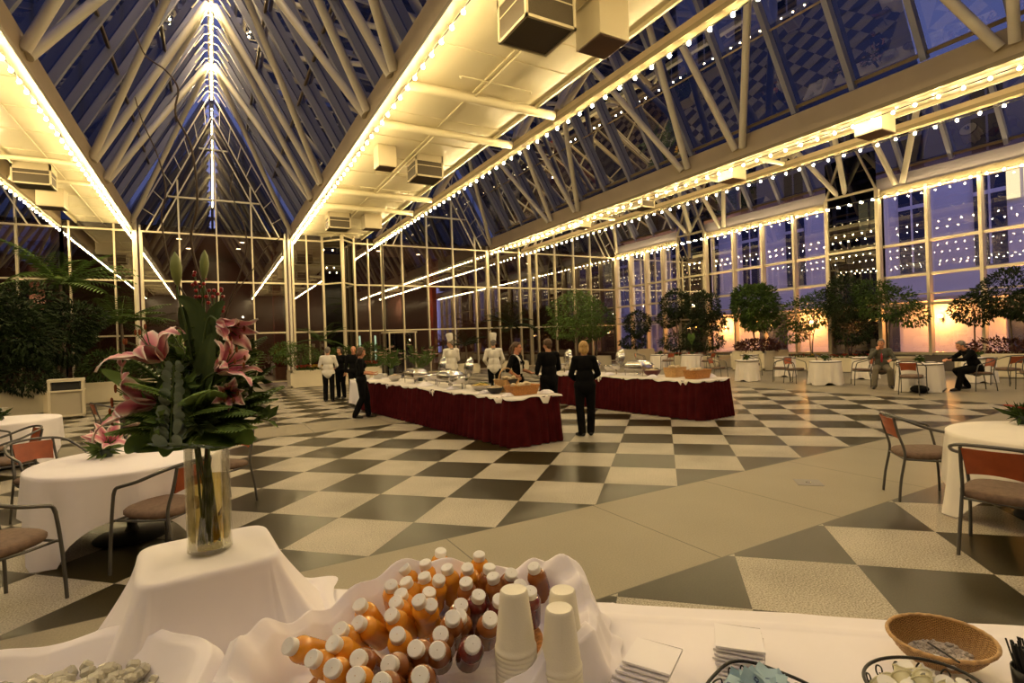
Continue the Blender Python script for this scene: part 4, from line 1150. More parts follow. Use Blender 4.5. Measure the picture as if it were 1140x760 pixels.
    for s_ in ('l', 'r'): arm(mb, s_, .013, .94 if sleeves == 'long' else .42 if sleeves == 'short' else .75)
    if sleeves == 'short':
        mb2 = MB()
    mb.tube([V['neck']-Vector((0, 0, .075*k)), V['neck']-Vector((0, 0, .02*k))], [.085*k, .070*k], 14)
    o = remeshed(mb, .012, 'jacket' if jacket else 'shirt', M[top], t, 3, .5)
    mb = MB()
    mb.ball(V['pelvis'], (.168*k, .128*k, .125*k), 16, 12); cone(mb, V['lh'], V['rh'], .112*k, .112*k)
    for s_ in ('l', 'r'): leg(mb, s_, .012, (.092, .066, .066, .058))
    remeshed(mb, .013, 'trousers', M[legs], t, 3, .5)
    for s_, sd in (('l', -1), ('r', 1)):
        a = V[s_+'a']; tv = Vector(D[s_+'t']) if D[s_+'t'] else Vector((sd*.12, 1, 0)); tv.normalize()
        mb = MB(); dn = Vector((0, 0, -1))
        cone(mb, a-tv*.03*k+dn*.035*k, a+tv*.09*k+dn*.045*k, .044*k, .042*k); cone(mb, a+tv*.09*k+dn*.045*k, a+tv*.165*k+dn*.055*k, .042*k, .030*k)
        cone(mb, a, a-tv*.02*k+dn*.03*k, .046*k, .042*k)
        remeshed(mb, .010, 'shoe', M['shoe'], t, 2, .5)
    if hat:
        b = MB(); Mr = hq
        b.lathe([(.084*k, 0), (.084*k, .06*k), (.086*k, .065*k), (.098*k, .14*k), (.105*k, .20*k), (.090*k, .235*k), (.04*k, .245*k), (.001, .24*k)], 24, hp(0, -.012, .062), Mr)
        b.lathe([(.078*k, 0), (.078*k, .065*k)], 24, hp(0, -.012, .062), Mr)
        soft(b.build('chef_hat', M['wcloth'], t), 50)
    if apron:
        mb = MB(); mb.ball(V['pelvis']+Vector((0, 0, -.15*k)), (.20*k, .150*k, .36*k), 16, 12); remeshed(mb, .014, 'apron', M['wcloth'], t, 3, .5)
    if extras: extras(t, V, k, hp)
    return t

def sit(dx=0.0, lean=0.0, kneeL=(-.14, .40, .50), kneeR=(.14, .40, .50), ankL=(-.15, .42, .085), ankR=(.15, .42, .085)):
    a = lean; s = math.sin(a); c = math.cos(a); P = Vector((0, 0, .57))
    def up(x, l, y=0): return (x, y*c+l*s, .57+l*c-y*s)
    sw = .185
    return dict(pelvis=(0, 0, .57), waist=up(0, .13), chest=up(0, .35, -.01), neck=up(0, .525), head=up(0, .665, .045),
                ls=up(-sw, .455), rs=up(sw, .455), lh=(-.095, .03, .56), rh=(.095, .03, .56), lk=kneeL, rk=kneeR, la=ankL, ra=ankR)
RIGHT = math.atan2(-.488, .872)       # heading of the photo's rightward direction
AWAY = math.atan2(.872, .488)         # straight away from the camera
# walker, mid-stride towards the buffet
person('woman in black walking with forearms held forward, left of the nearer buffet', (3.02, 12.75, 0), RIGHT+.25,
       dict(lk=(-.10, .12, .50), la=(-.10, .14, .085), rk=(.10, .02, .50), ra=(.10, -.17, .10), lh=(-.095, .02, .93), rh=(.095, -.01, .93),
            le=(-.24, .02, 1.13), lw=(-.20, .26, 1.10), re=(.24, .03, 1.13), rw=(.19, .27, 1.08), ln=(0, 0, 1), rn=(0, 0, 1)), 1.66, True, hair='brownhair', hairstyle='bob', sleeves='short', skin='skin2', head_pitch=-.25)
person('person in white shirt and black trousers seen from behind, by the planters', (3.12, 17.45, 0), AWAY+.1,
       dict(le=(-.27, .02, 1.14), lw=(-.20, .20, 1.02), re=(.26, .04, 1.14), rw=(.18, .22, 1.06), ln=(1, 0, .3), rn=(-1, 0, .3)), 1.70, False, 'wcloth', 'bcloth', 'greyhair', 'short', sleeves='half', jacket=True)
person('person all in black with dark hair, half hidden behind the white shirt', (3.62, 18.1, 0), AWAY+PI-.3, None, 1.68, True, hair='darkhair', hairstyle='bob')
person('bald man in black, half hidden behind the walking woman', (3.86, 17.2, 0), AWAY+PI+.2, None, 1.70, False, hair='greyhair', hairstyle='bald', skin='skin2')
# chefs
def chef_scarf(t, V, k, hp):
    b = MB(); b.lathe([(.075*k, 0), (.085*k, .018*k), (.070*k, .045*k)], 20, V['neck']-Vector((0, 0, .05*k))); b.build('neckerchief', mat('dark green neckerchief', (.05, .08, .06), .8), t, True)
def double_buttons(t, V, k, hp):
    chef_scarf(t, V, k, hp)
    for z in (1.18, 1.27, 1.36):
        for x in (-.05, .05): MB().ball((x*k, .125*k, z*k), .008, 8, 6).build('button', M['white'], t, True)
person('cook in white jacket and tall hat, facing left, left of two cooks', (6.35, 15.2, 0), AWAY+.55,
       dict(le=(-.24, .03, 1.14), lw=(-.18, .24, 1.08), re=(.24, .02, 1.14), rw=(.17, .22, 1.05), ln=(1, 0, .2), rn=(-1, 0, .2)), 1.80, False, 'wcloth', 'bcloth', 'greyhair', hat=True, jacket=True, extras=double_buttons, head_yaw=.75, head_pitch=-.15)
person('cook in white jacket and tall hat seen from behind, right of two cooks', (7.2, 14.0, 0), AWAY+.05,
       dict(le=(-.27, .0, 1.14), lw=(-.20, .16, 1.00), re=(.27, .0, 1.14), rw=(.20, .16, 1.00), ln=(1, 0, .2), rn=(-1, 0, .2)), 1.76, False, 'wcloth', 'bcloth', 'greyhair', hat=True, jacket=True, extras=chef_scarf)
def towel(t, V, k, hp):
    b = MB(); s = V['rs']; c = V['chest']
    def fn(u, v):
        p0 = V['rs'].lerp(V['neck'], .45); x = lerp(-.055, .055, u)*k
        path = smoothpath([p0+Vector((0, -.13, -.30))*k, p0+Vector((0, -.125, -.10))*k, p0+Vector((0, -.06, .035))*k, p0+Vector((0, .04, .03))*k, p0+Vector((0, .125, -.07))*k, p0+Vector((-.01, .15, -.20))*k, p0+Vector((-.02, .145, -.36))*k], 4)
        q = path[int(round(v*(len(path)-1)))]; return q+Vector((x, .006*math.sin(u*9), 0))
    b.grid(fn, 8, 24); o = b.build('towel', M['wcloth'], t, True)
person('woman in black with a white towel over her shoulder, hand on hip', (5.38, 9.45, 0), RIGHT-.45,
       dict(re=(.34, -.05, 1.17), rw=(.20, .09, 1.03), rd=(-.6, .5, -.5), rn=(-.3, -.9, 0), le=(-.26, .0, 1.14), lw=(-.2, .22, 1.08), ln=(0, 0, 1)), 1.66, True, hair='brownhair', hairstyle='tail', sleeves='short', skin='skin2', head_yaw=.15, extras=towel)
person('person in black with short brown hair seen from behind, beside the towel', (5.86, 9.0, 0), AWAY+.5,
       dict(le=(-.26, .02, 1.13), lw=(-.16, .2, 1.04), re=(.26, .02, 1.13), rw=(.16, .2, 1.04), ln=(1, 0, .2), rn=(-1, 0, .2)), 1.70, False, hair='brownhair', hairstyle='short', jacket=True)
person('blond woman in black standing between the two buffets, seen from behind', (5.62, 7.50, 0), AWAY+.05,
       dict(le=(-.25, .0, 1.13), lw=(-.15, .17, 1.03), re=(.25, .0, 1.13), rw=(.15, .17, 1.02), ln=(1, 0, .2), rn=(-1, 0, .2), la=(-.085, -.03, .085), ra=(.085, .03, .085), lt=(-.5, 1, 0)), 1.64, True, hair='blond', hairstyle='bob', jacket=True)
# seated men
def suit(t, V, k, hp):
    c = V['chest']; n = V['neck']
    up = (n-c).normalized(); f = Vector((0, 1, 0)); f = (f-up*f.dot(up)).normalized()
    b = MB()
    b.add([n+f*.075*k-up*.05*k+Vector((-.055*k, 0, 0)), n+f*.075*k-up*.05*k+Vector((.055*k, 0, 0)), c+f*.145*k-up*.10*k, c+f*.140*k+Vector((-.02, 0, 0))], [(0, 3, 2, 1)])
    b.build('shirt_front', M['wcloth'], t)
    b = MB(); a = n+f*.088*k-up*.055*k
    b.tube([a, a-up*.05*k+f*.01, c+f*.150*k, c+f*.150*k-up*.16*k, c+f*.135*k-up*.22*k], [.014, .014, .024, .030, .004], 6); b.build('tie', M['tie'], t, True)
CHL = (16.72, 8.2); CHR = (17.2, 6.15)
chair(CHL[0], CHL[1], R(208), 'arm chair the man in the grey green jacket sits on')
chair(CHR[0], CHR[1], R(140), 'arm chair the man in black sits on')
j = sit(0, .10, (-.17, .42, .50), (.15, .40, .50), (-.19, .36, .085), (.20, .55, .085))
j.update(le=(-.30, .10, .78), lw=(-.20, .33, .77), re=(.27, .17, .83), rw=(.09, .17, 1.06), rd=(-.35, -.1, .8), rn=(-.3, -1, 0), ln=(0, 0, -1), lcurl=.7, rcurl=.9)
person('seated man in grey green jacket and red tie, hand at his mouth', (CHL[0]-.02, CHL[1]-.01, 0), R(208), j, 1.76, False, 'greysuit', 'tansuit', 'greyhair', jacket=True, skin='skin2', extras=suit, head_yaw=-.25)
j = sit(0, .48, (-.14, .42, .50), (.16, .38, .50), (-.12, .50, .085), (.20, .10, .10))
j.update(le=(-.26, .42, .80), lw=(-.12, .62, .79), re=(.26, .40, .80), rw=(.10, .62, .79), ln=(0, 0, -1), rn=(0, 0, -1))
person('seated man in black suit leaning forward over the table', (CHR[0]-.03, CHR[1]+.02, 0), R(140), j, 1.76, False, 'bcloth', 'bcloth', 'greyhair', jacket=True, skin='skin2', head_pitch=-.25)
# ================================================================== plants
def leafmat(name, c, vary=.45, rough=.5):
    return mat(name, c, rough, vary=vary, scale=1.7, spec=.18)
M['leaf_dark'] = leafmat('dark green leaf', (.016, .027, .009))
M['leaf_mid'] = leafmat('mid green leaf', (.045, .078, .018))
M['leaf_light'] = leafmat('light green leaf', (.075, .125, .030))
M['leaf_palm'] = leafmat('palm green leaf', (.10, .165, .04))
M['bark'] = mat('grey brown bark', (.09, .065, .045), .9, vary=.3, scale=20)
M['redflower'] = mat('red flower', (.45, .045, .02), .6, vary=.4, scale=14)
M['yellowflower'] = mat('yellow flower', (.65, .38, .03), .6, vary=.3, scale=14)
M['darkred_leaf'] = leafmat('dark red green leaf', (.060, .022, .015))

def leafquad(mb, p, d, n, L, W):
    d = d.normalized(); s = d.cross(n)
    if s.length < 1e-4: s = d.orthogonal()
    s.normalize(); n2 = s.cross(d)
    mid = p+d*L*.5
    mb.add([p, mid+s*W*.5+n2*W*.12, p+d*L-n2*L*.10, mid-s*W*.5+n2*W*.12], [(0, 1, 2), (0, 2, 3)])
def rv3(r):
    while True:
        v = Vector((r.uniform(-1, 1), r.uniform(-1, 1), r.uniform(-1, 1)))
        if .05 < v.length <= 1: return v
def leafy(parent, blobs, n, L, W, m, seed, name='foliage', droop=.25):
    """leaves spread through the shells of several blobs (centre, radii)"""
    r = random.Random(seed); mb = MB(); tot = sum(b[1][0]*b[1][2] for b in blobs)
    for c, rad in blobs:
        k = int(n*rad[0]*rad[2]/tot)
        for _ in range(k):
            v = rv3(r); v = v*(v.length**-.55 if v.length > 0 else 1)
            if v.length > 1: v.normalize()
            clump = 1+.18*math.sin(5*v.x+seed)*math.sin(4*v.z+2*v.y)
            p = Vector(c)+Vector((v.x*rad[0], v.y*rad[1], v.z*rad[2]))*clump
            d = (v+rv3(r)*.8); d.z -= droop
            leafquad(mb, p, d, rv3(r)+Vector((0, 0, .8)), L*r.uniform(.7, 1.25), W*r.uniform(.7, 1.2))
    return mb.build(name, m, parent)
def tree(label, x, y, z0, blobs, n, L, W, m, seed, trunk=.045, stems=1, group='indoor trees in planters', hub=None):
    t = thing('leafy_tree', label, 'tree', (x, y, z0), 0, group)
    r = random.Random(seed+99); mb = MB()
    for s in range(stems):
        ox, oy = (r.uniform(-.12, .12), r.uniform(-.12, .12)) if stems > 1 else (0, 0)
        low = min(b[0][2]-b[1][2]*.3 for b in blobs)
        pts = smoothpath([(ox, oy, 0), (ox*1.3+r.uniform(-.05, .05), oy*1.3, low*.5), (ox*1.8+r.uniform(-.06, .06), oy*1.8+r.uniform(-.06, .06), low)], 4)
        mb.tube(pts, [lerp(trunk, trunk*.7, i/(len(pts)-1)) for i in range(len(pts))], 8)
        for c, rad in blobs:
            mb.tube([pts[-1], Vector(pts[-1]).lerp(Vector(c), .5)+Vector((r.uniform(-.1, .1), 0, .05)), Vector(c)+Vector((0, 0, rad[2]*.3))], [trunk*.6, trunk*.4, trunk*.15], 6)
    soft(mb.build('trunk', M['bark'], t), 60)
    leafy(t, blobs, n, L, W, m, seed)
    return t
def shrub(label, x, y, z0, rad, n, L, W, m, seed, group=None, name='shrub', cat='shrub'):
    t = thing(name, label, cat, (x, y, z0), 0, group)
    r = random.Random(seed); mb = MB()
    for k in range(5): mb.tube([(0, 0, 0), (r.uniform(-.4, .4)*rad[0], r.uniform(-.4, .4)*rad[1], rad[2]*1.2)], [.014, .004], 5)
    mb.build('stem', M['bark'], t)
    leafy(t, [((0, 0, rad[2]*.95), rad)], n, L, W, m, seed)
    return t
def flowers(label, x, y, z0, sx, sy, n, fm, seed, h=.16, group='flowering bedding plants'):
    t = thing('flower_clump', label, 'flowers', (x, y, z0), 0, group)
    r = random.Random(seed)
    lf = MB()
    for _ in range(n*5): leafquad(lf, Vector((r.uniform(-sx, sx), r.uniform(-sy, sy), r.uniform(0, h*.8))), rv3(r)+Vector((0, 0, .7)), rv3(r), .09, .05)
    lf.build('foliage', M['leaf_mid'], t)
    fb = MB()
    for _ in range(n):
        c = Vector((r.uniform(-sx, sx), r.uniform(-sy, sy), h*r.uniform(.7, 1.3)))
        for k in range(5):
            a = k*2*PI/5+r.random(); leafquad(fb, c, Vector((math.cos(a), math.sin(a), .8)), Vector((0, 0, 1)), .065, .055)
    o = fb.build('blossom', fm, t); o['kind'] = 'stuff'
    return t
def frond(mb, base, d, L, W, n=18, droop=.9, leafw=.035):
    """pinnate frond: curved rachis with leaflets"""
    d = Vector(d).normalized(); h = Vector((d.x, d.y, 0)); 
    if h.length < 1e-3: h = Vector((1, 0, 0))
    pts = []; p = Vector(base); v = d.copy()
    for i in range(n+1):
        pts.append(p.copy()); p = p+v*(L/n); v = (v+Vector((0, 0, -droop/n))).normalized()
    mb.tube(pts, [lerp(.012, .003, i/n) for i in range(n+1)], 5)
    for i in range(2, n+1):
        t = i/n; w = W*math.sin(PI*min(1, .15+t*.85))**.6
        tn = (pts[i]-pts[i-1]).normalized(); s = tn.cross(Vector((0, 0, 1)))
        if s.length < 1e-3: s = Vector((1, 0, 0))
        s.normalize()
        for sg in (-1, 1): leafquad(mb, pts[i], s*sg+tn*.55+Vector((0, 0, -.18)), Vector((0, 0, 1)), w, leafw)
def palm(label, x, y, z0, h, nf, L, W, m, seed, leafw=.05, trunk=.07, droop=1.0):
    t = thing('palm', label, 'palm', (x, y, z0), 0, 'palms in the planters'); r = random.Random(seed)
    b = MB(); pts = smoothpath([(0, 0, 0), (.05, .02, h*.5), (.02, .04, h)], 5); b.tube(pts, [lerp(trunk, trunk*.7, i/(len(pts)-1)) for i in range(len(pts))], 8); soft(b.build('trunk', M['bark'], t), 60)
    for k in range(nf):
        a = k*2.4+r.uniform(-.3, .3); e = r.uniform(.15, 1.1); f = MB()
        frond(f, (.02, .04, h), (math.cos(a)*math.cos(e), math.sin(a)*math.cos(e), math.sin(e)), L*r.uniform(.8, 1.1), W, 16, droop*r.uniform(.8, 1.3), leafw); f.build('frond', m, t)
    return t
# ---- left group
planter(-5.55, 20.9, 2.4, 1.6, .85, 'cream planter box at the left photo edge behind the bin')
planter(-3.55, 24.6, 1.5, 1.5, .75, 'square cream planter box just behind the litter bin')
planter(-1.95, 26.3, 1.9, 1.2, .72, 'low cream planter box left of the flower vase, by the far glass')
planter(-6.2, 17.2, 2.0, 1.6, .8, 'cream planter box at the left photo edge, nearer the camera than bin')
tree('broad dark tree at the left photo edge', -5.9, 20.9, .76, [((.2, 0, 1.9), (1.3, 1.0, .9)), ((-.6, -.1, 2.5), (1.0, .9, .7)), ((1.0, -.3, 1.4), (.8, .7, .7))], 5200, .21, .085, M['leaf_dark'], 3, .07, 3)
tree('dark tree behind the litter bin', -4.6, 22.4, 0.76, [((0, 0, 1.5), (1.1, .8, .9)), ((.6, .2, 2.1), (.8, .7, .6)), ((-.5, 0, 2.7), (.8, .7, .6))], 4200, .19, .075, M['leaf_dark'], 4, .06, 3)
planter(-4.7, 22.5, 1.2, 1.0, .85, 'small cream planter box holding the dark tree behind the bin')
shrub('trailing dark shrub spilling over the left planter toward bin', -4.75, 20.3, .70, (.75, .6, .5), 1500, .17, .06, M['leaf_dark'], 7, 'shrubs in the left planters')
shrub('dark shrub at the left photo edge above the nearest table', -6.0, 17.2, .72, (1.1, .9, .7), 2300, .18, .07, M['leaf_dark'], 8, 'shrubs in the left planters')
shrub('mid green shrub in the square planter behind the bin', -3.5, 24.6, .66, (.8, .7, .6), 1300, .20, .05, M['leaf_mid'], 9, 'shrubs in the left planters')
shrub('mid green shrub in the low planter left of the vase', -1.95, 26.2, .63, (.95, .6, .8), 1500, .26, .05, M['leaf_mid'], 10, 'shrubs in the left planters')
palm('tall palm with feathery crown by the far left glass', -4.75, 24.6, 0.0, 4.3, 22, 2.3, .52, M['leaf_palm'], 11, .075)
palm('lower palm in front of the left glass panes', -3.1, 25.3, .3, 2.6, 18, 1.9, .44, M['leaf_palm'], 12, .065)
palm('palm left of the tall feathery palm', -6.7, 23.6, .0, 3.4, 13, 1.8, .42, M['leaf_mid'], 13, .05)
palm('short broad palm beside the low planter', -2.2, 26.3, .6, .9, 12, 1.5, .36, M['leaf_mid'], 14, .06)
# ---- centre planter
planter(4.75, 24.9, 3.9, 1.3, .76, 'long cream planter box behind the walking woman, by the far glass')
tree('fine leaved shrub tree at the left end of the long planter', 3.2, 24.6, .68, [((0, .2, .75), (.95, .45, .42)), ((-.5, .1, 1.0), (.6, .4, .3))], 2200, .11, .035, M['leaf_light'], 21, .02, 3)
shrub('dark green shrub at the back of the long planter', 5.2, 25.2, .68, (.8, .5, .5), 1300, .17, .055, M['leaf_mid'], 22, 'shrubs in the long planter')
shrub('dark green shrub at the right end of the long planter', 6.3, 25.0, .68, (.7, .5, .55), 1200, .18, .05, M['leaf_mid'], 23, 'shrubs in the long planter')
flowers('yellow flowers at the left of the long planter', 4.0, 24.34, .70, .5, .10, 60, M['yellowflower'], 24, .2)
flowers('red flowers at the left end of the long planter', 3.35, 24.36, .70, .3, .10, 40, M['redflower'], 25, .2)
flowers('red flowers at the right end of the long planter', 5.95, 24.36, .70, .6, .10, 90, M['redflower'], 26, .24)
palm('slender palm behind the long planter', 4.2, 25.3, .3, 1.7, 10, 1.3, .3, M['leaf_mid'], 27, .04, .04)
# ---- trees by the far right corner
planter(17.7, 24.4, 1.5, 1.3, .7, 'cream planter box under the loose light green tree')
tree('loose light green tree behind the farther buffet', 17.7, 24.3, .62, [((0, 0, 2.6), (1.5, 1.2, .95)), ((-.8, 0, 1.7), (1.0, .8, .6)), ((.9, .2, 1.9), (1.0, .8, .7)), ((.2, 0, 3.2), (.9, .8, .55))], 4800, .15, .055, M['leaf_light'], 31, .05, 2)
palm('dark palm left of the loose light green tree', 14.4, 25.8, .0, 2.5, 14, 1.8, .40, M['leaf_dark'], 32, .06)
palm('dark low palm behind the cooks', 11.9, 26.4, .0, 1.5, 11, 1.4, .34, M['leaf_dark'], 33, .05)
planter(14.4, 25.9, 1.6, 1.1, .6, 'cream planter box under the dark palm in the far corner')
planter(11.9, 26.5, 1.3, .9, .55, 'cream planter box behind the cooks under the low palm')
tree('darker tree in the far right corner behind the light green tree', 20.3, 25.8, .5, [((0, 0, 2.3), (1.2, 1.0, 1.1)), ((-.9, 0, 1.6), (.8, .7, .7))], 2600, .17, .06, M['leaf_mid'], 34, .05, 2)
planter(20.3, 25.9, 1.5, 1.1, .6, 'cream planter box in the far right corner')
# ---- along the right windows
planter(22.3, 24.5, 1.4, 1.6, .95, 'tall square cream planter at the far end of right windows')
tree('small dark tree in the far square planter by the right windows', 22.3, 24.3, .86, [((0, 0, 1.6), (.75, .8, .75)), ((0, .5, .5), (.7, .8, .4))], 2300, .16, .07, M['leaf_dark'], 41, .045, 2)
planter(22.3, 20.2, 1.5, 4.6, .60, 'long low cream planter by the farther right windows')
tree('wide dark tree at the far end of the long low planter', 22.3, 21.2, .52, [((0, 0, 2.9), (.7, .75, .75)), ((0, .6, 2.1), (.6, .6, .45)), ((0, 0, .8), (.6, 1.1, .45))], 3300, .17, .065, M['leaf_dark'], 42, .05, 2)
tree('wide dark tree at the near end of the long low planter', 22.3, 19.3, .52, [((0, 0, 2.5), (.75, .85, .8)), ((0, -.6, 1.8), (.6, .6, .45)), ((0, 0, .8), (.6, 1.1, .45))], 3500, .17, .065, M['leaf_dark'], 43, .05, 2)
flowers('row of red flowers along the farther long planter', 21.75, 20.0, .52, .14, 1.9, 60, M['redflower'], 44)
t = thing('broad_leaf_plant', 'pale heart shaped leaf on a stem before the dark trees', 'plant', (21.7, 19.6, .52)); b = MB()
b.tube([(0, 0, 0), (-.05, 0, .9)], .012, 6); b.build('stem', M['leaf_mid'], t); b = MB(); b.add([(-.06, 0, .62), (-.08, .26, 1.05), (-.07, .16, 1.28), (-.06, 0, 1.15), (-.07, -.16, 1.28), (-.08, -.26, 1.05)], [(0, 1, 2, 3), (0, 3, 4, 5)]); b.build('leaf', M['leaf_light'], t)
planter(21.5, 15.6, 1.7, 1.7, .88, 'square cream planter with round tree, middle of right windows')
tree('dense round topped tree in the square planter, middle of right windows', 21.7, 15.9, .80, [((0, 0, 2.2), (.9, 1.05, .8)), ((.1, -.2, 1.5), (.7, .85, .5)), ((0, .2, 2.6), (.7, .85, .45))], 4600, .19, .085, M['leaf_mid'], 51, .035, 2)
shrub('dark red leaved shrub under the round topped tree', 21.4, 15.6, .78, (.75, 1.0, .30), 1100, .16, .07, M['darkred_leaf'], 52)
planter(22.2, 12.3, 1.5, 4.6, .58, 'long low cream planter behind the middle window tables')
tree('open branching tree at the left of the middle low planter', 22.2, 13.6, .5, [((0, .2, 1.9), (.8, 1.0, .7)), ((0, -.5, 2.3), (.7, .7, .5)), ((0, .8, 1.1), (.6, .6, .4))], 2700, .15, .06, M['leaf_mid'], 61, .03, 2)
tree('dark thick tree in the middle of the low planter', 22.2, 12.1, .5, [((0, 0, 2.4), (.7, .75, .9)), ((0, -.2, 1.2), (.6, .7, .6))], 2900, .16, .06, M['leaf_dark'], 62, .04, 2)
tree('open tree at right of the low planter, above the seated man', 22.2, 10.6, .5, [((0, 0, 2.1), (.85, 1.0, .6)), ((0, .5, 2.6), (.7, .7, .4)), ((0, -.7, 1.6), (.5, .6, .35))], 2600, .15, .06, M['leaf_mid'], 63, .04, 1)
flowers('red and orange flowers along the middle low planter', 21.65, 12.2, .5, .14, 1.9, 70, M['redflower'], 64)
flowers('yellow flowers at the middle of the low planter', 21.6, 12.9, .5, .12, .4, 18, M['yellowflower'], 65)
planter(22.2, 6.1, 1.5, 4.4, .76, 'cream planter at the right photo edge behind the man in black')
tree('small round tree left of the taller one at right photo edge', 22.3, 8.05, .68, [((0, 0, 1.55), (.55, .60, .5))], 1300, .13, .055, M['leaf_dark'], 71, .028, 1)
tree('taller round tree at the right photo edge', 22.3, 7.1, .68, [((0, 0, 2.0), (.75, .85, .75)), ((0, -.5, 1.6), (.6, .6, .5))], 2700, .15, .06, M['leaf_dark'], 72, .028, 1)
shrub('dark red leaved shrub in the planter at the right photo edge', 22.0, 7.3, .66, (.5, .9, .28), 900, .13, .06, M['darkred_leaf'], 73)
flowers('small flowers at the left end of the right edge planter', 21.8, 8.0, .66, .12, .25, 12, M['redflower'], 74)

# ---- small posies on the tables
def posy(p, label, seed, fm, s=1.0, group='small table posies', potm=None):
    t = thing('flower_posy', label, 'flowers', p, 0, group); r = random.Random(seed)
    b = MB(); b.lathe([(.001, 0), (.032*s, 0), (.036*s, .05*s), (.034*s, .055*s), (.03*s, .05*s), (.001, .045*s)], 14); b.build('pot', potm or M['potgreen'], t, True)
    lf = MB()
    for _ in range(70): leafquad(lf, Vector((r.uniform(-.03, .03)*s, r.uniform(-.03, .03)*s, .05*s)), rv3(r)+Vector((0, 0, .5)), rv3(r), r.uniform(.06, .14)*s, .03*s)
    lf.build('foliage', M['leaf_mid'], t)
    fb = MB()
    for _ in range(9):
        c = Vector((r.uniform(-.07, .07)*s, r.uniform(-.07, .07)*s, r.uniform(.09, .15)*s))
        for k in range(6): a = k*PI/3; leafquad(fb, c, Vector((math.cos(a), math.sin(a), .4)), Vector((0, 0, 1)), .03*s, .025*s)
    fb.build('blossom', fm, t)
    return t
M['potgreen'] = mat('dark green pot', (.03, .05, .035), .35)
M['whiteflower'] = mat('white flower', (.75, .72, .62), .6)
for (tb, l, s_, f_) in ((T1, 'small green posy on the leftmost front window table', 1, 'whiteflower'), (T3, 'small posy on the middle front window table', 2, 'whiteflower'),
                (TM, 'posy of white flowers on the table between the two men', 3, 'whiteflower'), (T5, 'green posy on the table behind the man in black', 4, 'redflower'),
                (T6, 'small posy on the far left table behind farther buffet', 5, 'whiteflower'), (T7, 'small posy on the far right table behind farther buffet', 6, 'redflower'), (TL2, 'small green posy on the table at the left photo edge', 7, 'whiteflower')):
    posy(tb, l, s_, M[f_], 1.3)
posy(TRt+Vector((.43, .36, 0)), 'posy of red flowers on the right foreground table', 8, M['redflower'], 1.4)
# cup and saucer and papers of the two men
t = thing('coffee_cup', 'white coffee cup on the table beside the man in the green jacket', 'cup', TM+Vector((-.25, .38, 0))); b = MB(); b.lathe([(.001, .008), (.03, .008), (.04, .07), (.037, .07), (.028, .015), (.001, .014)], 16); b.build('cup', M['white'], t, True); b = MB(); b.lathe([(.001, 0), (.07, .008), (.07, .012), (.001, .006)], 18); b.build('saucer', M['white'], t, True)
t = thing('dark_folder', 'dark folder with papers on the table before the man in black', 'folder', TM+Vector((.18, -.18, 0)), .6); b = MB(); b.bevbox((0, 0, .008), (.3, .22, .016), .004); b.build('cover', M['black'], t); b = MB(); b.bx((-.12, -.09, .016), (.12, .09, .019)); b.build('paper', M['white'], t)
t = thing('dark_bag', 'dark bag lying on the floor under the men\'s table', 'bag', (15.75, 6.85, 0), .4); b = MB(); b.ball((0, 0, .10), (.36, .2, .10), 16, 10); b.build('body', M['bcloth'], t, True); b = MB(); b.tube(smoothpath([(-.15, 0, .18), (-.1, .02, .28), (.1, .02, .28), (.15, 0, .18)], 4), .012, 6); b.build('handle', M['black'], t)

# ---- tall bouquets standing on the buffet
def bouquet(p, label, seed, h=.75):
    t = thing('buffet_bouquet', label, 'flowers', p, 0, 'tall bouquets near the buffets'); r = random.Random(seed)
    b = MB(); b.lathe([(.001, 0), (.06, 0), (.05, .12), (.065, .28), (.06, .28), (.045, .12), (.001, .01)], 18); b.build('vase', M['potgreen'], t, True)
    lf = MB(); fb = MB()
    for _ in range(26):
        d = rv3(r); d.z = abs(d.z)+.7; d.normalize(); q = d*h*r.uniform(.5, 1); q.x *= 1.0
        lf.tube([(0, 0, .25), Vector((0, 0, .25)).lerp(q+Vector((0, 0, .25)), .5)+Vector((0, 0, .04)), q+Vector((0, 0, .25))], .004, 4)
        for j in range(6): leafquad(lf, Vector((0, 0, .25)).lerp(q+Vector((0, 0, .25)), r.uniform(.3, 1)), rv3(r)+d, rv3(r), .14, .04)
        if r.random() < .55:
            for k in range(6): a = k*PI/3; leafquad(fb, q+Vector((0, 0, .25)), Vector((math.cos(a), math.sin(a), .5)), Vector((0, 0, 1)), .09, .05)
    lf.build('foliage', M['leaf_light'], t); fb.build('blossom', mat('pale pink bloom %d' % seed, (.55, .36, .26), .6, vary=.3, scale=20), t)
bouquet(B1(6.6, .6, ZTOP), 'tall bouquet at the far end of the nearer buffet', 1, .62)
bouquet(B1(5.1, .75, ZTOP), 'tall bouquet beside the cook facing left', 2, .75)
bouquet(B1(2.7, .78, ZTOP), 'tall pale bouquet behind the woman with the towel', 3, .6) if False else None
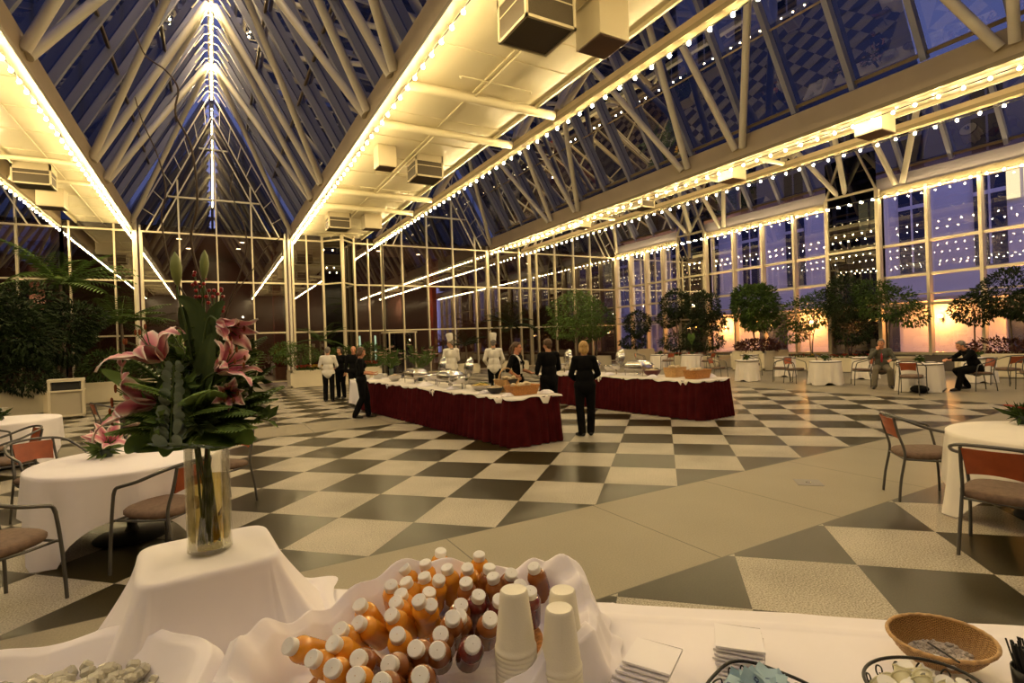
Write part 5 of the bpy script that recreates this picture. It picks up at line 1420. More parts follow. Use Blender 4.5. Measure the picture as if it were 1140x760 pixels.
# ================================================================== foreground serving table
e1 = Vector((.768, -.641, 0)).normalized(); e2 = Vector((-.641, -.768, 0)).normalized()      # along the far edge to the right; towards the camera
Q0 = Vector((-.13, 2.625, 0))                                                      # far left corner
def Q(u, v, z=0.0): return Q0+e1*u+e2*v+Vector((0, 0, z))
LT, WT, ZT_ = 3.6, 1.05, .752
t = thing('serving_table', 'long serving table in the foreground under a white cloth', 'table', (0, 0, 0))
b = MB(); b.box(Q(LT/2, WT/2, .725), (LT-.02, WT-.02, .03), Matrix.Rotation(math.atan2(-.641, .768), 3, 'Z')); b.build('tabletop', M['planter'], t)
for u in (.2, LT-.2):
    for v in (.12, WT-.12): b = MB(); b.tube([Q(u, v, 0), Q(u, v, .71)], .02, 8); b.build('leg', M['black'], t)
per = []; out = [(0, 0), (LT, 0), (LT, WT), (0, WT)]
for (u0, v0), (u1, v1) in zip(out, out[1:]+out[:1]):
    n_ = int(math.hypot(u1-u0, v1-v0)/.03)
    for k in range(n_): per.append((lerp(u0, u1, k/n_), lerp(v0, v1, k/n_)))
NP = len(per)
mb = MB()
def topz(u, v):
    z = ZT_+.0022*math.sin(9*u+2*v)+.0018*math.sin(6*v-3*u)
    z += .006*math.exp(-((v-.095-.01*math.sin(2*u))/.010)**2)+.005*math.exp(-((u-1.75-.02*math.sin(5*v))/.008)**2)
    return z
mb.grid(lambda a, c: Q(a*LT, c*WT, topz(a*LT, c*WT)), 150, 60)
def fd(u, v):
    i = int(round(u*NP)) % NP; p = per[i]
    e = .012*math.sin(min(1, v*8)*PI/2)+.03*v+(.03*v)*math.sin(i*.42)+.02*v*math.sin(i*.9)
    uu = p[0]+(-e if p[0] < 1e-6 else e if p[0] > LT-1e-6 else 0); vv = p[1]+(-e if p[1] < 1e-6 else e if p[1] > WT-1e-6 else 0)
    z = topz(p[0], p[1])-.010*(1-math.cos(min(1, v*8)*PI/2)) if v < .125 else lerp(ZT_-.01, .02, (v-.125)/.875)
    return Q(uu, vv, z)
mb.grid(fd, NP, 24, True)
tag(mb.build('tablecloth', M['linen'], None, True), 'white cloth over the long foreground serving table', 'tablecloth')
ZS = ZT_+.006
# ------------------------------------------------------------------ draped riser
RC = Vector((-.035, 2.03, 0)); RH = .185; RZ = 1.05; RROT = R(4)
t = thing('riser_box', 'box riser hidden under white cloth, carrying the vase', 'box', (RC.x, RC.y, ZS), RROT)
b = MB(); b.bevbox((0, 0, (RZ-.006-ZS)/2), (RH*2-.02, RH*2-.02, RZ-.006-ZS), .01); b.build('body', M['planter'], t)
mb = MB()
def rfn(u, v):
    a = 2*PI*u; ca, sa = math.cos(a), math.sin(a); e = 2/7
    x, y = math.copysign(abs(ca)**e, ca), math.copysign(abs(sa)**e, sa)
    if v < .35:
        k = v/.35; return (x*RH*k, y*RH*k, RZ+.002*math.sin(7*x*k+3*y*k))
    if v < .42:
        q = (v-.35)/.07*PI/2; return (x*(RH+.014*math.sin(q)), y*(RH+.014*math.sin(q)), RZ-.014*(1-math.cos(q)))
    k = (v-.42)/.58; c4 = abs(math.sin(2*a))**4
    left = max(0, -ca); right = max(0, ca); front = max(0, -sa)
    fl = k**1.25*(.035+.085*c4+.13*left**2*(.6+.4*c4)+.12*right**2)+.012*k*math.sin(9*a+.6)+.010*k*math.sin(15*a)
    if front > .9: fl *= .6
    r0 = RH+.014
    x2, y2 = x*r0+ca*fl, y*r0+sa*fl
    z = lerp(RZ-.014, ZS+.004, k**(1 if k < 1 else 1))
    return (x2, y2, z)
mb.grid(rfn, 160, 44, True)
# skirt of slack cloth lying on the table to the right and behind
def puddle(u, v):
    a = lerp(-1.1, 1.35, u); ca, sa = math.cos(a), math.sin(a); e = 2/7
    r0 = RH+.02+.10*math.cos(a)**2; x, y = math.copysign(abs(ca)**e, ca), math.copysign(abs(sa)**e, sa)
    k = v*(.12+.05*math.sin(5*a)+.03*math.sin(11*a)); z = ZS+.03*(1-v)*abs(math.sin(6*a+1))+.018*math.sin(v*9+4*a)*(1-v)*1.2+.004
    return (x*r0+ca*(k-.02), y*r0+sa*(k-.02), max(ZS+.003, z))
mb.grid(puddle, 60, 14)
o = mb.build('riser_cloth', M['linen'], None, True, (RC.x, RC.y, 0)); o.rotation_euler = (0, 0, RROT)
tag(o, 'white cloth draped over the box under the tall flower vase', 'cloth')
# ------------------------------------------------------------------ glass vase
M['bouquet_leaf_light'] = leafmat('fresh light leaf', (.19, .29, .08), .3); M['bouquet_leaf_mid'] = leafmat('fresh green leaf', (.11, .175, .05), .3); M['bouquet_leaf_dark'] = leafmat('glossy dark leaf', (.062, .095, .034), .3)
VP = Vector((-.03, 2.03, RZ+.004)); SC = 1/337.0
def thin_glass(name, tint, refl):
    m = pane_mat(name, tint, refl); return m
M['vaseglass'] = thin_glass('vase glass', (.975, .975, .94), .02)
M['vasewater'] = thin_glass('yellow vase water', (.86, .79, .46), .005)
vs = thing('glass_vase', 'tall glass cylinder vase with yellowish water on the draped riser', 'vase', VP)
b = MB(); b.lathe([(.001, 0), (.060, 0), (.066, .005), (.066, .355), (.062, .355), (.062, .014), (.001, .014)], 40); soft(b.build('glass', M['vaseglass'], vs), 40)
b = MB(); b.lathe([(.001, .016), (.0605, .016), (.0605, .24), (.001, .24)], 36); soft(b.build('water', M['vasewater'], vs), 40)
def VV(px, py, dep=0.0):
    """a point of the bouquet: where the photo shows it, dep metres behind the vase axis"""
    return VP+Vector((r_.x, r_.y, 0))*((px-234)*SC)+Vector((0, 0, 1))*((612-py)*SC-.0*SC)+Vector((fw_.x, fw_.y, 0))*dep
def petalmat():
    m, nt, b = _mat('pink and white lily petal'); N = nt.nodes; L = nt.links
    uv = N.new('ShaderNodeUVMap'); sp = N.new('ShaderNodeSeparateXYZ'); L.new(uv.outputs[0], sp.inputs[0])
    def ma(op, a, c=None):
        n = N.new('ShaderNodeMath'); n.operation = op
        for i, q in enumerate((a, c)):
            if q is None: continue
            if isinstance(q, (int, float)): n.inputs[i].default_value = q
            else: L.new(q, n.inputs[i])
        return n.outputs[0]
    ed = ma('ABSOLUTE', ma('SUBTRACT', ma('MULTIPLY', sp.outputs[0], 2.0), 1.0))
    f = ma('ADD', ma('POWER', ed, 1.6), ma('MULTIPLY', ma('POWER', sp.outputs[1], 3.0), .45))
    r = N.new('ShaderNodeValToRGB'); r.color_ramp.elements[0].color = (.52, .085, .17, 1); r.color_ramp.elements[1].color = (.88, .77, .68, 1)
    el = r.color_ramp.elements.new(.45); el.color = (.72, .33, .34, 1); el = r.color_ramp.elements.new(.75); el.color = (.84, .62, .55, 1)
    L.new(f, r.inputs[0]); L.new(r.outputs[0], b.inputs['Base Color']); b.inputs['Roughness'].default_value = .55
    return m
M['petal'] = petalmat()
M['lilybud'] = mat('pale green lily bud', (.22, .26, .08), .5, vary=.2, scale=12)
M['stem'] = mat('green stem', (.07, .11, .025), .5)
M['anther'] = mat('rust anther', (.22, .06, .015), .8)
def petal(mb, c, ax, rad, L, W, open_, curl, tw=0.0, n=12):
    """strip petal: leaves the flower along ax, opens towards rad, recurves"""
    ax = ax.normalized(); rad = (rad-ax*rad.dot(ax)).normalized(); sd = ax.cross(rad)
    p = Vector(c); pts = []; ang = open_*.35
    dirs = []
    for i in range(n+1):
        d = ax*math.cos(ang)+rad*math.sin(ang); pts.append(p.copy()); dirs.append(d.copy()); p = p+d*(L/n); ang += (open_*.65/n if i < n*.5 else curl/(n*.5))
    def fn(u, v):
        i = min(int(v*n), n); k = min(v*n-i, 1)
        q = pts[i] if i >= n else pts[i].lerp(pts[i+1], k)
        w = W*(math.sin(PI*min(1, .08+.92*v**.8))**.75)*.5*(1 if v < .97 else .3); d = dirs[i]; nn = sd.cross(d)
        x = (2*u-1); return q+sd*(x*w)+nn*(.25*w*abs(x)**1.6)+nn*(.004*math.sin(14*v+6*u))
    mb.grid(fn, 6, n)
def lily(label, c, ax, s=1.0, open_=1.2, curl=1.2, seed=1, stem_from=None, group='pink lilies in the tall bouquet', npet=6):
    t = thing('lily', label, 'flower', (0, 0, 0), 0, group); r = random.Random(seed)
    ax = Vector(ax).normalized(); o1 = ax.orthogonal().normalized(); o2 = ax.cross(o1); a0 = r.uniform(0, 6)
    for k in range(npet):
        a = a0+k*2*PI/6; rad = o1*math.cos(a)+o2*math.sin(a); mb = MB()
        petal(mb, Vector(c)+rad*.006, ax, rad, (.135 if k % 2 else .145)*s*r.uniform(.9, 1.1), (.042 if k % 2 else .058)*s, open_*r.uniform(.8, 1.15), curl*r.uniform(.7, 1.4)); mb.build('petal', M['petal'], t, True)
    for k in range(5):
        a = a0+k*2*PI/5; rad = o1*math.cos(a)+o2*math.sin(a); mb = MB(); e = Vector(c)+ax*.085*s+rad*.03*s
        mb.tube([c, Vector(c)+ax*.05*s+rad*.01*s, e], .0018, 5); mb.build('filament', M['stem'], t)
        mb = MB(); mb.ball(e, (.004, .004, .010), 6, 5); mb.build('anther', M['anther'], t, True)
    src = Vector(stem_from) if stem_from is not None else VP+Vector((r.uniform(-.035, .035), r.uniform(-.035, .035), .03))
    nk = VP+Vector((r.uniform(-.035, .035), r.uniform(-.035, .035), .36)) if stem_from is None else src.lerp(Vector(c), .5)
    mb = MB(); mb.tube(smoothpath([src, nk, nk.lerp(Vector(c)-ax*.06*s, .6)+Vector((0, 0, .03)), Vector(c)-ax*.05*s, c], 5), .0038, 6); mb.build('stem', M['stem'], t, True)
    return t
RT = Vector((r_.x, r_.y, 0)).normalized(); AW = Vector((fw_.x, fw_.y, 0)).normalized(); UP = Vector((0, 0, 1))
lily('upper left pink lily of the tall bouquet, petals swept back', VV(205, 400, -.08), -AW*.45-RT*.45+UP*.75, 1.25, 1.5, 2.0, 1)
lily('lower left pink lily of the tall bouquet with wide white edged petals', VV(206, 444, -.12), -RT*.75-AW*.5+UP*.2, 1.25, 1.1, 1.6, 2)
lily('upper right pink lily of the tall bouquet, nodding', VV(258, 362, -.03), RT*.8-AW*.3-UP*.35, .95, .55, .8, 3)
lily('middle right pink lily of the tall bouquet, open to the right', VV(262, 414, -.07), RT*.85-AW*.12+UP*.5, 1.0, 1.0, 1.4, 4)
lily('small lower right pink lily of the tall bouquet', VV(268, 436, -.05), RT*.5-AW*.7-UP*.1, .7, .6, .6, 5)
def bud(label, c, d, L, W):
    t = thing('lily_bud', label, 'flower bud', (0, 0, 0), 0, 'green lily buds at the top of the bouquet')
    d = Vector(d).normalized(); rot = UP.rotation_difference(d).to_matrix(); mb = MB()
    mb.lathe([(.001, 0), (W*.45, L*.08), (W*.85, L*.3), (W, L*.55), (W*.7, L*.82), (.001, L)], 12, c, rot); mb.build('bud', M['lilybud'], t, True)
    nk = VP+Vector((0, .02, .36)); mb = MB(); mb.tube(smoothpath([VP+Vector((.01, 0, .03)), nk, nk.lerp(Vector(c), .6)+UP*.02, Vector(c)-d*.03, c], 5), .0035, 6); mb.build('stem', M['stem'], t, True)
bud('plump green lily bud, upper left of the bouquet top', VV(204, 318, .02), UP+RT*-.05, .115, .018)
bud('narrow green lily bud, right of the plump one', VV(234, 312, .02), UP+RT*.05, .10, .014)
# strappy, broad and feathery greens, each its own stem
def strap(label, pts, W, m, name='strap_leaf', group='broad leaves in the bouquet'):
    t = thing(name, label, 'leaf', (0, 0, 0), 0, group)
    P = smoothpath(pts, 6); n = len(P)-1; mb = MB()
    def fn(u, v):
        i = min(int(round(v*n)), n); tn = (P[min(i+1, n)]-P[max(i-1, 0)]).normalized(); s = tn.cross(-AW+UP*.4)
        s = s.normalized() if s.length > 1e-4 else RT
        w = W*math.sin(PI*min(1, .12+.88*v))**.7*.5; x = 2*u-1; nn = s.cross(tn)
        return P[i]+s*x*w+nn*(-.22*w*(1-abs(x)))
    mb.grid(fn, 6, n); mb.build('blade', m, t, True)
    nk = VP+Vector((0, 0, .36)); mb = MB(); mb.tube(smoothpath([VP+Vector((rnd.uniform(-.03, .03), rnd.uniform(-.03, .03), .03)), nk, P[0]], 5), .0032, 6); mb.build('stem', M['stem'], t, True)
G1 = [
 ('long yellow green leaf reaching left across the planters', [(205, 455, 0), (175, 440, .02), (145, 422, .0), (125, 408, -.02)], .05, 'bouquet_leaf_light'),
 ('dark leaf reaching far left below the long pale leaf', [(215, 480, -.03), (185, 462, -.05), (155, 455, -.06), (138, 462, -.07)], .045, 'bouquet_leaf_mid'),
 ('broad leaf hanging low left over the vase rim', [(225, 490, -.06), (200, 484, -.09), (178, 486, -.10), (168, 496, -.10)], .075, 'bouquet_leaf_mid'),
 ('broad pale leaf low right over the vase rim', [(248, 492, -.06), (270, 482, -.08), (286, 480, -.08), (298, 492, -.08)], .085, 'bouquet_leaf_light'),
 ('broad dark leaf at the front of the vase rim', [(230, 488, -.05), (222, 480, -.10), (216, 488, -.12), (212, 500, -.12)], .075, 'bouquet_leaf_mid'),
 ('tall dark leaf in the centre, tip leaning left', [(236, 430, .0), (234, 380, .0), (226, 345, .0), (210, 330, -.01)], .06, 'bouquet_leaf_dark'),
 ('tall dark leaf in the centre, tip leaning right', [(238, 430, .0), (240, 380, .0), (248, 350, .0), (262, 338, -.01)], .06, 'bouquet_leaf_dark'),
 ('upright dark leaf below the plump bud', [(230, 440, .03), (222, 390, .03), (212, 360, .03), (206, 340, .02)], .065, 'bouquet_leaf_dark'),
 ('dark leaf behind the left lilies', [(226, 460, .04), (208, 425, .05), (196, 405, .05), (190, 385, .05)], .08, 'bouquet_leaf_mid'),
 ('dark leaf behind the right lilies', [(240, 460, .04), (258, 430, .05), (272, 410, .05), (285, 395, .05)], .07, 'bouquet_leaf_mid'),
 ('dark leaf in the middle of the bouquet, broad', [(235, 470, -.02), (238, 430, -.04), (244, 400, -.04), (250, 372, -.03)], .075, 'bouquet_leaf_dark'),
 ('leaf arching right low in the bouquet', [(245, 480, -.03), (272, 466, -.04), (296, 458, -.04), (312, 462, -.04)], .035, 'bouquet_leaf_mid'),
 ('narrow leaf fanning left at mid height', [(225, 470, -.02), (198, 448, -.03), (172, 432, -.03), (150, 430, -.03)], .035, 'bouquet_leaf_mid'),
 ('dark leaf left of the eucalyptus', [(226, 480, -.05), (214, 455, -.08), (206, 432, -.08), (204, 415, -.07)], .06, 'bouquet_leaf_dark'),
 ('dark leaf right of the eucalyptus', [(240, 480, -.05), (254, 455, -.07), (262, 440, -.07), (272, 425, -.07)], .055, 'bouquet_leaf_dark')]
for l, pts, W, m in G1: strap(l, [VV(*p) for p in pts], W, M[m])
def fern(label, c0, d, L, W, m, n=20, lw=.014, droop=.7, grp='feathery greens in the bouquet'):
    t = thing('fern_frond', label, 'leaf', (0, 0, 0), 0, grp); mb = MB(); frond(mb, c0, d, L, W, n, droop, lw); mb.build('frond', M[m], t)
    mb = MB(); mb.tube([VP+Vector((rnd.uniform(-.03, .03), rnd.uniform(-.03, .03), .03)), VP+Vector((0, 0, .36)), c0], .003, 5); mb.build('stem', M['stem'], t)
NK = VP+UP*.38
fern('fern frond fanning right, uppermost', NK, RT*.9+UP*.75-AW*.2, .30, .06, 'bouquet_leaf_mid')
fern('fern frond fanning right, middle', NK, RT*.9+UP*.95-AW*.3, .27, .065, 'bouquet_leaf_mid')
fern('fern frond fanning low right', NK, RT*.9+UP*.5-AW*.2, .22, .06, 'bouquet_leaf_light')
fern('fern frond fanning left, uppermost', NK, RT*-.8+UP*.8-AW*.1, .30, .06, 'bouquet_leaf_mid')
fern('fern frond fanning left, middle', NK, RT*-.85+UP*.95-AW*.3, .27, .06, 'bouquet_leaf_mid')
fern('fern frond fanning low left', NK, RT*-1.0+UP*.4-AW*.2, .22, .055, 'bouquet_leaf_mid')
fern('fern frond upright at the back', NK, UP*1+AW*.25+RT*.15, .36, .06, 'bouquet_leaf_dark', droop=.2)
fern('fern frond leaning to the camera', NK, UP*.6-AW*.7+RT*.25, .2, .05, 'bouquet_leaf_mid')
fern('fern frond leaning to the camera and left', NK, UP*.5-AW*.7-RT*.4, .2, .05, 'bouquet_leaf_mid')
for i, (rx, uz, aw, L, mm, l) in enumerate(((.75, .5, -.6, .26, 'bouquet_leaf_light', 'light fern frond leaning right towards the camera'), (-.75, .5, -.6, .26, 'bouquet_leaf_light', 'light fern frond leaning left towards the camera'), (.5, 1.0, -.1, .34, 'bouquet_leaf_mid', 'fern frond rising right of the centre'), (-.5, 1.0, -.1, .34, 'bouquet_leaf_mid', 'fern frond rising left of the centre'),
        (.8, .9, .1, .28, 'bouquet_leaf_light', 'light fern frond fanning far right'), (-.8, .9, .1, .28, 'bouquet_leaf_light', 'light fern frond fanning far left'), (.6, 1.1, .25, .30, 'bouquet_leaf_mid', 'fern frond fanning right at the back'), (-.6, 1.1, .25, .30, 'bouquet_leaf_mid', 'fern frond fanning left at the back'), (.25, .35, -1, .18, 'bouquet_leaf_light', 'short light frond over the rim right of centre'), (-.3, .4, -1, .18, 'bouquet_leaf_mid', 'short frond over the rim left of centre'), (.9, .25, -.4, .17, 'bouquet_leaf_mid', 'drooping frond at the lower right rim'), (-.9, .25, -.4, .17, 'bouquet_leaf_mid', 'drooping frond at the lower left rim'))):
    fern(l, NK+RT*rx*.02, RT*rx+UP*uz+AW*aw, L, .085, mm, 22, .020, .75)
for i, (px, py, dp, rx, uz, aw, L, mm) in enumerate(((228, 470, -.05, -.9, .55, -.35, .24, 'bouquet_leaf_mid'), (240, 470, -.05, .9, .55, -.35, .24, 'bouquet_leaf_mid'), (230, 450, -.02, -.8, .7, -.2, .24, 'bouquet_leaf_mid'), (238, 450, -.02, .8, .7, -.2, .24, 'bouquet_leaf_mid'),
        (232, 455, -.08, -.5, .8, -.5, .2, 'bouquet_leaf_light'), (238, 460, -.08, .5, .7, -.5, .2, 'bouquet_leaf_light'), (234, 430, .03, -.6, .9, .1, .24, 'bouquet_leaf_dark'), (236, 430, .03, .6, .9, .1, .24, 'bouquet_leaf_dark'), (236, 465, -.09, .8, .6, -.3, .18, 'bouquet_leaf_light'), (230, 465, -.09, -.8, .6, -.3, .18, 'bouquet_leaf_light'))):
    fern('feathery sprig at mid height, %s' % ('leaning left, %s' if rx < 0 else 'leaning right, %s') % ('lower tier', 'lower tier', 'middle tier', 'middle tier', 'front', 'front', 'back', 'back', 'lowest', 'lowest')[i], VV(px, py, dp), RT*rx+UP*uz+AW*aw, L, .075, mm, 20, .018, .8)
M['euca'] = mat('grey green eucalyptus leaf', (.22, .28, .22), .6, vary=.25, scale=15)
def euca(label, c0, c1, seed, n=13, lw=.036):
    t = thing('eucalyptus_stem', label, 'leaf', (0, 0, 0), 0, 'eucalyptus stems in the bouquet'); r = random.Random(seed); mb = MB(); c0 = Vector(c0); c1 = Vector(c1)
    mb.tube([VP+Vector((.01, 0, .03)), VP+UP*.36, c0, c1], .003, 5); mb.build('stem', M['stem'], t); mb = MB()
    for i in range(n):
        p = c0.lerp(c1, i/(n-1)); s = lw*(1-.45*i/n)
        for sg in (-1, 1):
            d = (RT*sg+rv3(r)*.35-AW*.25); d.normalize(); nn = (c1-c0).normalized(); w = (nn*.9-AW*.35+rv3(r)*.25).normalized()
            q = [p+d*s*(.15+.5*(1-math.cos(a)))+w*s*.5*math.sin(a)+nn*s*.15*(1-math.cos(a)) for a in np.linspace(0, 2*PI, 9)[:-1]]; mb.add(q, [tuple(range(8))])
    mb.build('foliage', M['euca'], t)
euca('grey green eucalyptus stem standing in the bouquet centre', VV(231, 482, -.17), VV(229, 405, -.13), 1, 15, .044)
euca('grey green eucalyptus spray lying along the vase rim', VV(222, 484, -.17), VV(278, 490, -.15), 2, 11, .036)
def twig(label, c0, c1, seed, n, L, W, m):
    t = thing('leafy_twig', label, 'leaf', (0, 0, 0), 0, 'leafy twigs filling the bouquet'); r = random.Random(seed); c0 = Vector(c0); c1 = Vector(c1); mb = MB()
    mid = c0.lerp(c1, .5)+UP*.03; P = smoothpath([c0, mid, c1], 6)
    mb.tube([VP+Vector((r.uniform(-.03, .03), r.uniform(-.03, .03), .03)), VP+UP*.36]+P, .0025, 5); mb.build('stem', M['stem'], t); mb = MB()
    for k in range(n):
        p = P[int(r.uniform(.15, 1)*(len(P)-1))]; d = (c1-c0).normalized()*.5+rv3(r); leafquad(mb, p, d, rv3(r)-AW*.6+UP*.3, L*r.uniform(.7, 1.2), W*r.uniform(.8, 1.2))
    mb.build('foliage', m, t)
tw = [(228, 470, 165, 440, -.02), (226, 465, 178, 410, .03), (228, 455, 190, 372, .05), (238, 470, 300, 448, -.02), (240, 462, 292, 425, .03), (238, 452, 278, 392, .05), (234, 440, 222, 372, .04), (236, 440, 248, 365, .04), (232, 470, 200, 445, -.12), (238, 470, 262, 446, -.12), (234, 468, 234, 425, -.11), (228, 475, 150, 470, -.04), (242, 475, 312, 470, -.04), (232, 455, 212, 415, -.06), (240, 455, 258, 398, -.02), (234, 478, 215, 462, -.16), (238, 478, 258, 468, -.16)]
for i, (x0_, y0_, x1_, y1_, dp) in enumerate(tw):
    twig('leafy twig in the bouquet, tip %s, %s' % ('left of the eucalyptus' if x1_ < 229 else 'right of the eucalyptus', 'low' if y1_ > 455 else 'at mid height' if y1_ > 405 else 'high among the lilies'), VV(x0_, y0_, dp*.5), VV(x1_, y1_, dp), 40+i, 26, .062, .026, M[('bouquet_leaf_mid', 'bouquet_leaf_dark', 'bouquet_leaf_light')[i % 3 if i % 5 else 0]])
M['berry'] = mat('red berry', (.30, .012, .012), .35)
def berries(label, c, seed):
    t = thing('berry_sprig', label, 'berries', (0, 0, 0), 0, 'red berry sprigs in the bouquet'); r = random.Random(seed); mb = MB(); bb = MB(); c = Vector(c)
    mb.tube(smoothpath([VP+Vector((0, .01, .03)), VP+UP*.36, c-UP*.08], 4), .0028, 5)
    for k in range(14):
        p = c+Vector((r.uniform(-.022, .022), r.uniform(-.02, .02), r.uniform(-.05, .05))); mb.tube([c-UP*.08, p], .0012, 4); bb.ball(p, .0062, 8, 6)
    mb.build('stem', M['stem'], t); o = bb.build('berry', M['berry'], t, True); o['kind'] = 'stuff'
berries('red berry sprig between the two green buds', VV(229, 315, .02), 1)
berries('red berry sprig lower right of the buds', VV(246, 332, .02), 2)
M['twig'] = mat('brown curly willow', (.075, .045, .025), .7)
def willow(label, pts, r0):
    t = thing('willow_branch', label, 'branch', (0, 0, 0), 0, 'curly willow branches rising from the vase'); P = smoothpath([VP+Vector((0, .02, .03)), VP+UP*.37]+[VV(*p) for p in pts], 6); n = len(P)
    mb = MB(); mb.tube(P, [lerp(r0, r0*.45, i/(n-1)) for i in range(n)], 6); mb.build('branch', M['twig'], t, True)
willow('curly willow branch rising to the upper left, the longest', [(228, 360, .1), (212, 300, .1), (205, 258, .1), (214, 215, .1), (205, 150, .12), (188, 110, .12), (192, 80, .12), (178, 58, .12), (150, 35, .14), (136, 2, .15)], .0052)
willow('curly willow branch left of the longest, S-curved', [(222, 370, .06), (190, 300, .06), (180, 240, .06), (186, 205, .06), (176, 165, .07), (160, 125, .07), (150, 95, .08)], .0036)
willow('curly willow branch just right of the ridge line', [(240, 360, .1), (262, 300, .1), (270, 268, .1), (262, 235, .12), (250, 205, .12), (254, 180, .12)], .0034)
willow('thin curly willow branch reaching right', [(244, 370, .06), (262, 330, .05), (285, 300, .05), (300, 275, .06), (316, 262, .06), (304, 240, .06)], .0026)
# ------------------------------------------------------------------ pot of pink lily on the left table
pp = at(119, 508, .742)
t = thing('flower_pot', 'small dark green pot of greenery on left foreground table', 'pot', pp); b = MB(); b.lathe([(.001, 0), (.045, 0), (.058, .07), (.055, .075), (.048, .07), (.001, .06)], 20); b.build('pot', M['potgreen'], t, True)
r = random.Random(5); b = MB()
for _ in range(90): leafquad(b, Vector((r.uniform(-.03, .03), r.uniform(-.03, .03), .06)), rv3(r)+Vector((0, 0, .35))-RT*.3, rv3(r), r.uniform(.10, .22), .035)
b.build('foliage', M['bouquet_leaf_mid'], t)
lily('large pale pink lily in the pot on the left table', pp+UP*.12+RT*.02, -AW*.35+RT*.35+UP*.45, 1.9, 1.25, 1.0, 8, pp+UP*.06, 'pink lilies in the green pot')
lily('second pale pink lily in the pot, tilted left', pp+UP*.14-RT*.05, -RT*.8+UP*.5, 1.2, .7, .8, 9, pp+UP*.06, 'pink lilies in the green pot')
# ------------------------------------------------------------------ basket of juice bottles
BC = (at(300, 733, .97)+at(612, 642, .97)+at(512, 612, .97)+at(430, 775, .97))/4; BC.z = 0
BU = (at(612, 642, .97)-at(300, 733, .97)); BU.z = 0; BA = BU.length/2+.07; BU.normalize(); BW = Vector((-BU.y, BU.x, 0)); BB = .30
t = thing('bottle_basket', 'oval tub inside white cloth holding juice bottles', 'basket', (BC.x, BC.y, ZS), math.atan2(BU.y, BU.x))
b = MB(); b.lathe([(.001, 0), (.80, 0), (.96, .13), (.98, .135), (.94, .13), (.78, .012), (.001, .012)], 48); 
b.v = [(x*(BA-.12), y*(BB-.09), z*.5) for x, y, z in b.v]; soft(b.build('tub', M['wicker'], t), 40)
mb = MB()
def ringfn(u, v):
    a = 2*PI*u; w_ = .03*math.sin(7*a+1)+.022*math.sin(13*a)+.012*math.sin(23*a+2)
    prof = [(.02, .03), (.84, .05), (.97, .150), (1.06, .185), (1.12, .165), (1.17, .09), (1.22, .03), (1.30, .006)]
    k = v*(len(prof)-1); i = min(int(k), len(prof)-2); f = k-i; f = f*f*(3-2*f)
    rr_ = lerp(prof[i][0], prof[i+1][0], f)+w_*v*1.3; z = lerp(prof[i][1], prof[i+1][1], f)*(1+.18*math.sin(5*a+.5))*(1 if math.sin(a) > -.2 else .85)+.012*math.sin(19*a+9*v)*v*(1-v)*4
    back = max(0, math.sin(a))
    return (math.cos(a)*rr_*BA, math.sin(a)*rr_*BB, max(.004, z+.01*back))
mb.grid(ringfn, 180, 36, True)
o = mb.build('basket_cloth', M['linen'], None, True, (BC.x, BC.y, ZS)); o.rotation_euler = (0, 0, math.atan2(BU.y, BU.x))
tag(o, 'white cloth bunched round the basket of juice bottles', 'cloth')
M['cap'] = mat('white bottle cap', (.80, .78, .74), .45)
def juice(name, c, deep):
    m = mat(name, c, .12, coat=.6, vary=.25, scale=14); return m
M['orange'] = juice('orange juice', (.68, .29, .025), 0); M['amber'] = juice('dark amber juice', (.24, .080, .018), 0); M['ruby'] = juice('ruby juice', (.12, .018, .014), 0)
def make_bottle(m, label, group):
    t = thing('juice_bottle', label, 'bottle', (0, 0, 0), 0, group)
    b = MB(); prof = [(.001, -.128), (.024, -.128), (.0305, -.122)]
    for k in range(9): z = -.118+k*.0085; prof += [(.0325, z), (.0310, z+.0042)]
    prof += [(.0325, -.041), (.0318, -.034), (.0275, -.024), (.0205, -.017), (.0168, -.014), (.0168, -.010)]
    b.lathe(prof, 18); soft(b.build('body', m, t), 50)
    b = MB(); N = 40
    vs = []; 
    for j, (r, z) in enumerate([(.0195, -.012), (.0198, .004), (.0198, .006), (.0180, .0085), (.001, .0088)]):
        for k in range(N): a = 2*PI*k/N; rr_ = r+(.0006 if k % 2 and j < 3 else 0); vs.append((rr_*math.cos(a), rr_*math.sin(a), z))
    b.add(vs, [(j*N+k, j*N+(k+1) % N, (j+1)*N+(k+1) % N, (j+1)*N+k) for j in range(4) for k in range(N)]); soft(b.build('cap', M['cap'], t), 35)
    b = MB(); b.lathe([(.0195, -.0165), (.0200, -.0145), (.0170, -.013)], 18); b.build('collar', m, t, True)
    return t
caps = [(618, 45), (565, 85), (750, 57), (493, 102), (640, 102), (710, 100), (785, 100), (938, 98), (562, 130), (798, 132), (612, 140), (705, 150), (500, 148), (448, 160), (748, 195), (925, 182), (482, 190), (578, 185), (465, 218), (583, 228), (545, 240), (342, 228), (687, 228), (820, 210), (450, 262), (682, 268), (337, 290), (787, 275), (275, 312), (252, 360), (470, 330), (618, 328), (100, 367), (728, 362), (533, 377), (607, 382), (180, 410), (337, 410), (248, 443), (443, 430), (327, 472), (548, 470), (415, 492), (890, 160), (860, 120), (660, 300)]
amb = {(785, 100), (798, 132), (938, 98), (705, 150), (748, 195), (925, 182), (820, 210), (687, 228), (682, 268), (787, 275), (618, 328), (728, 362), (533, 377), (607, 382), (443, 430), (548, 470), (415, 492), (337, 410), (890, 160), (860, 120), (660, 300)}
protos = {}
rb = random.Random(21); placed = []
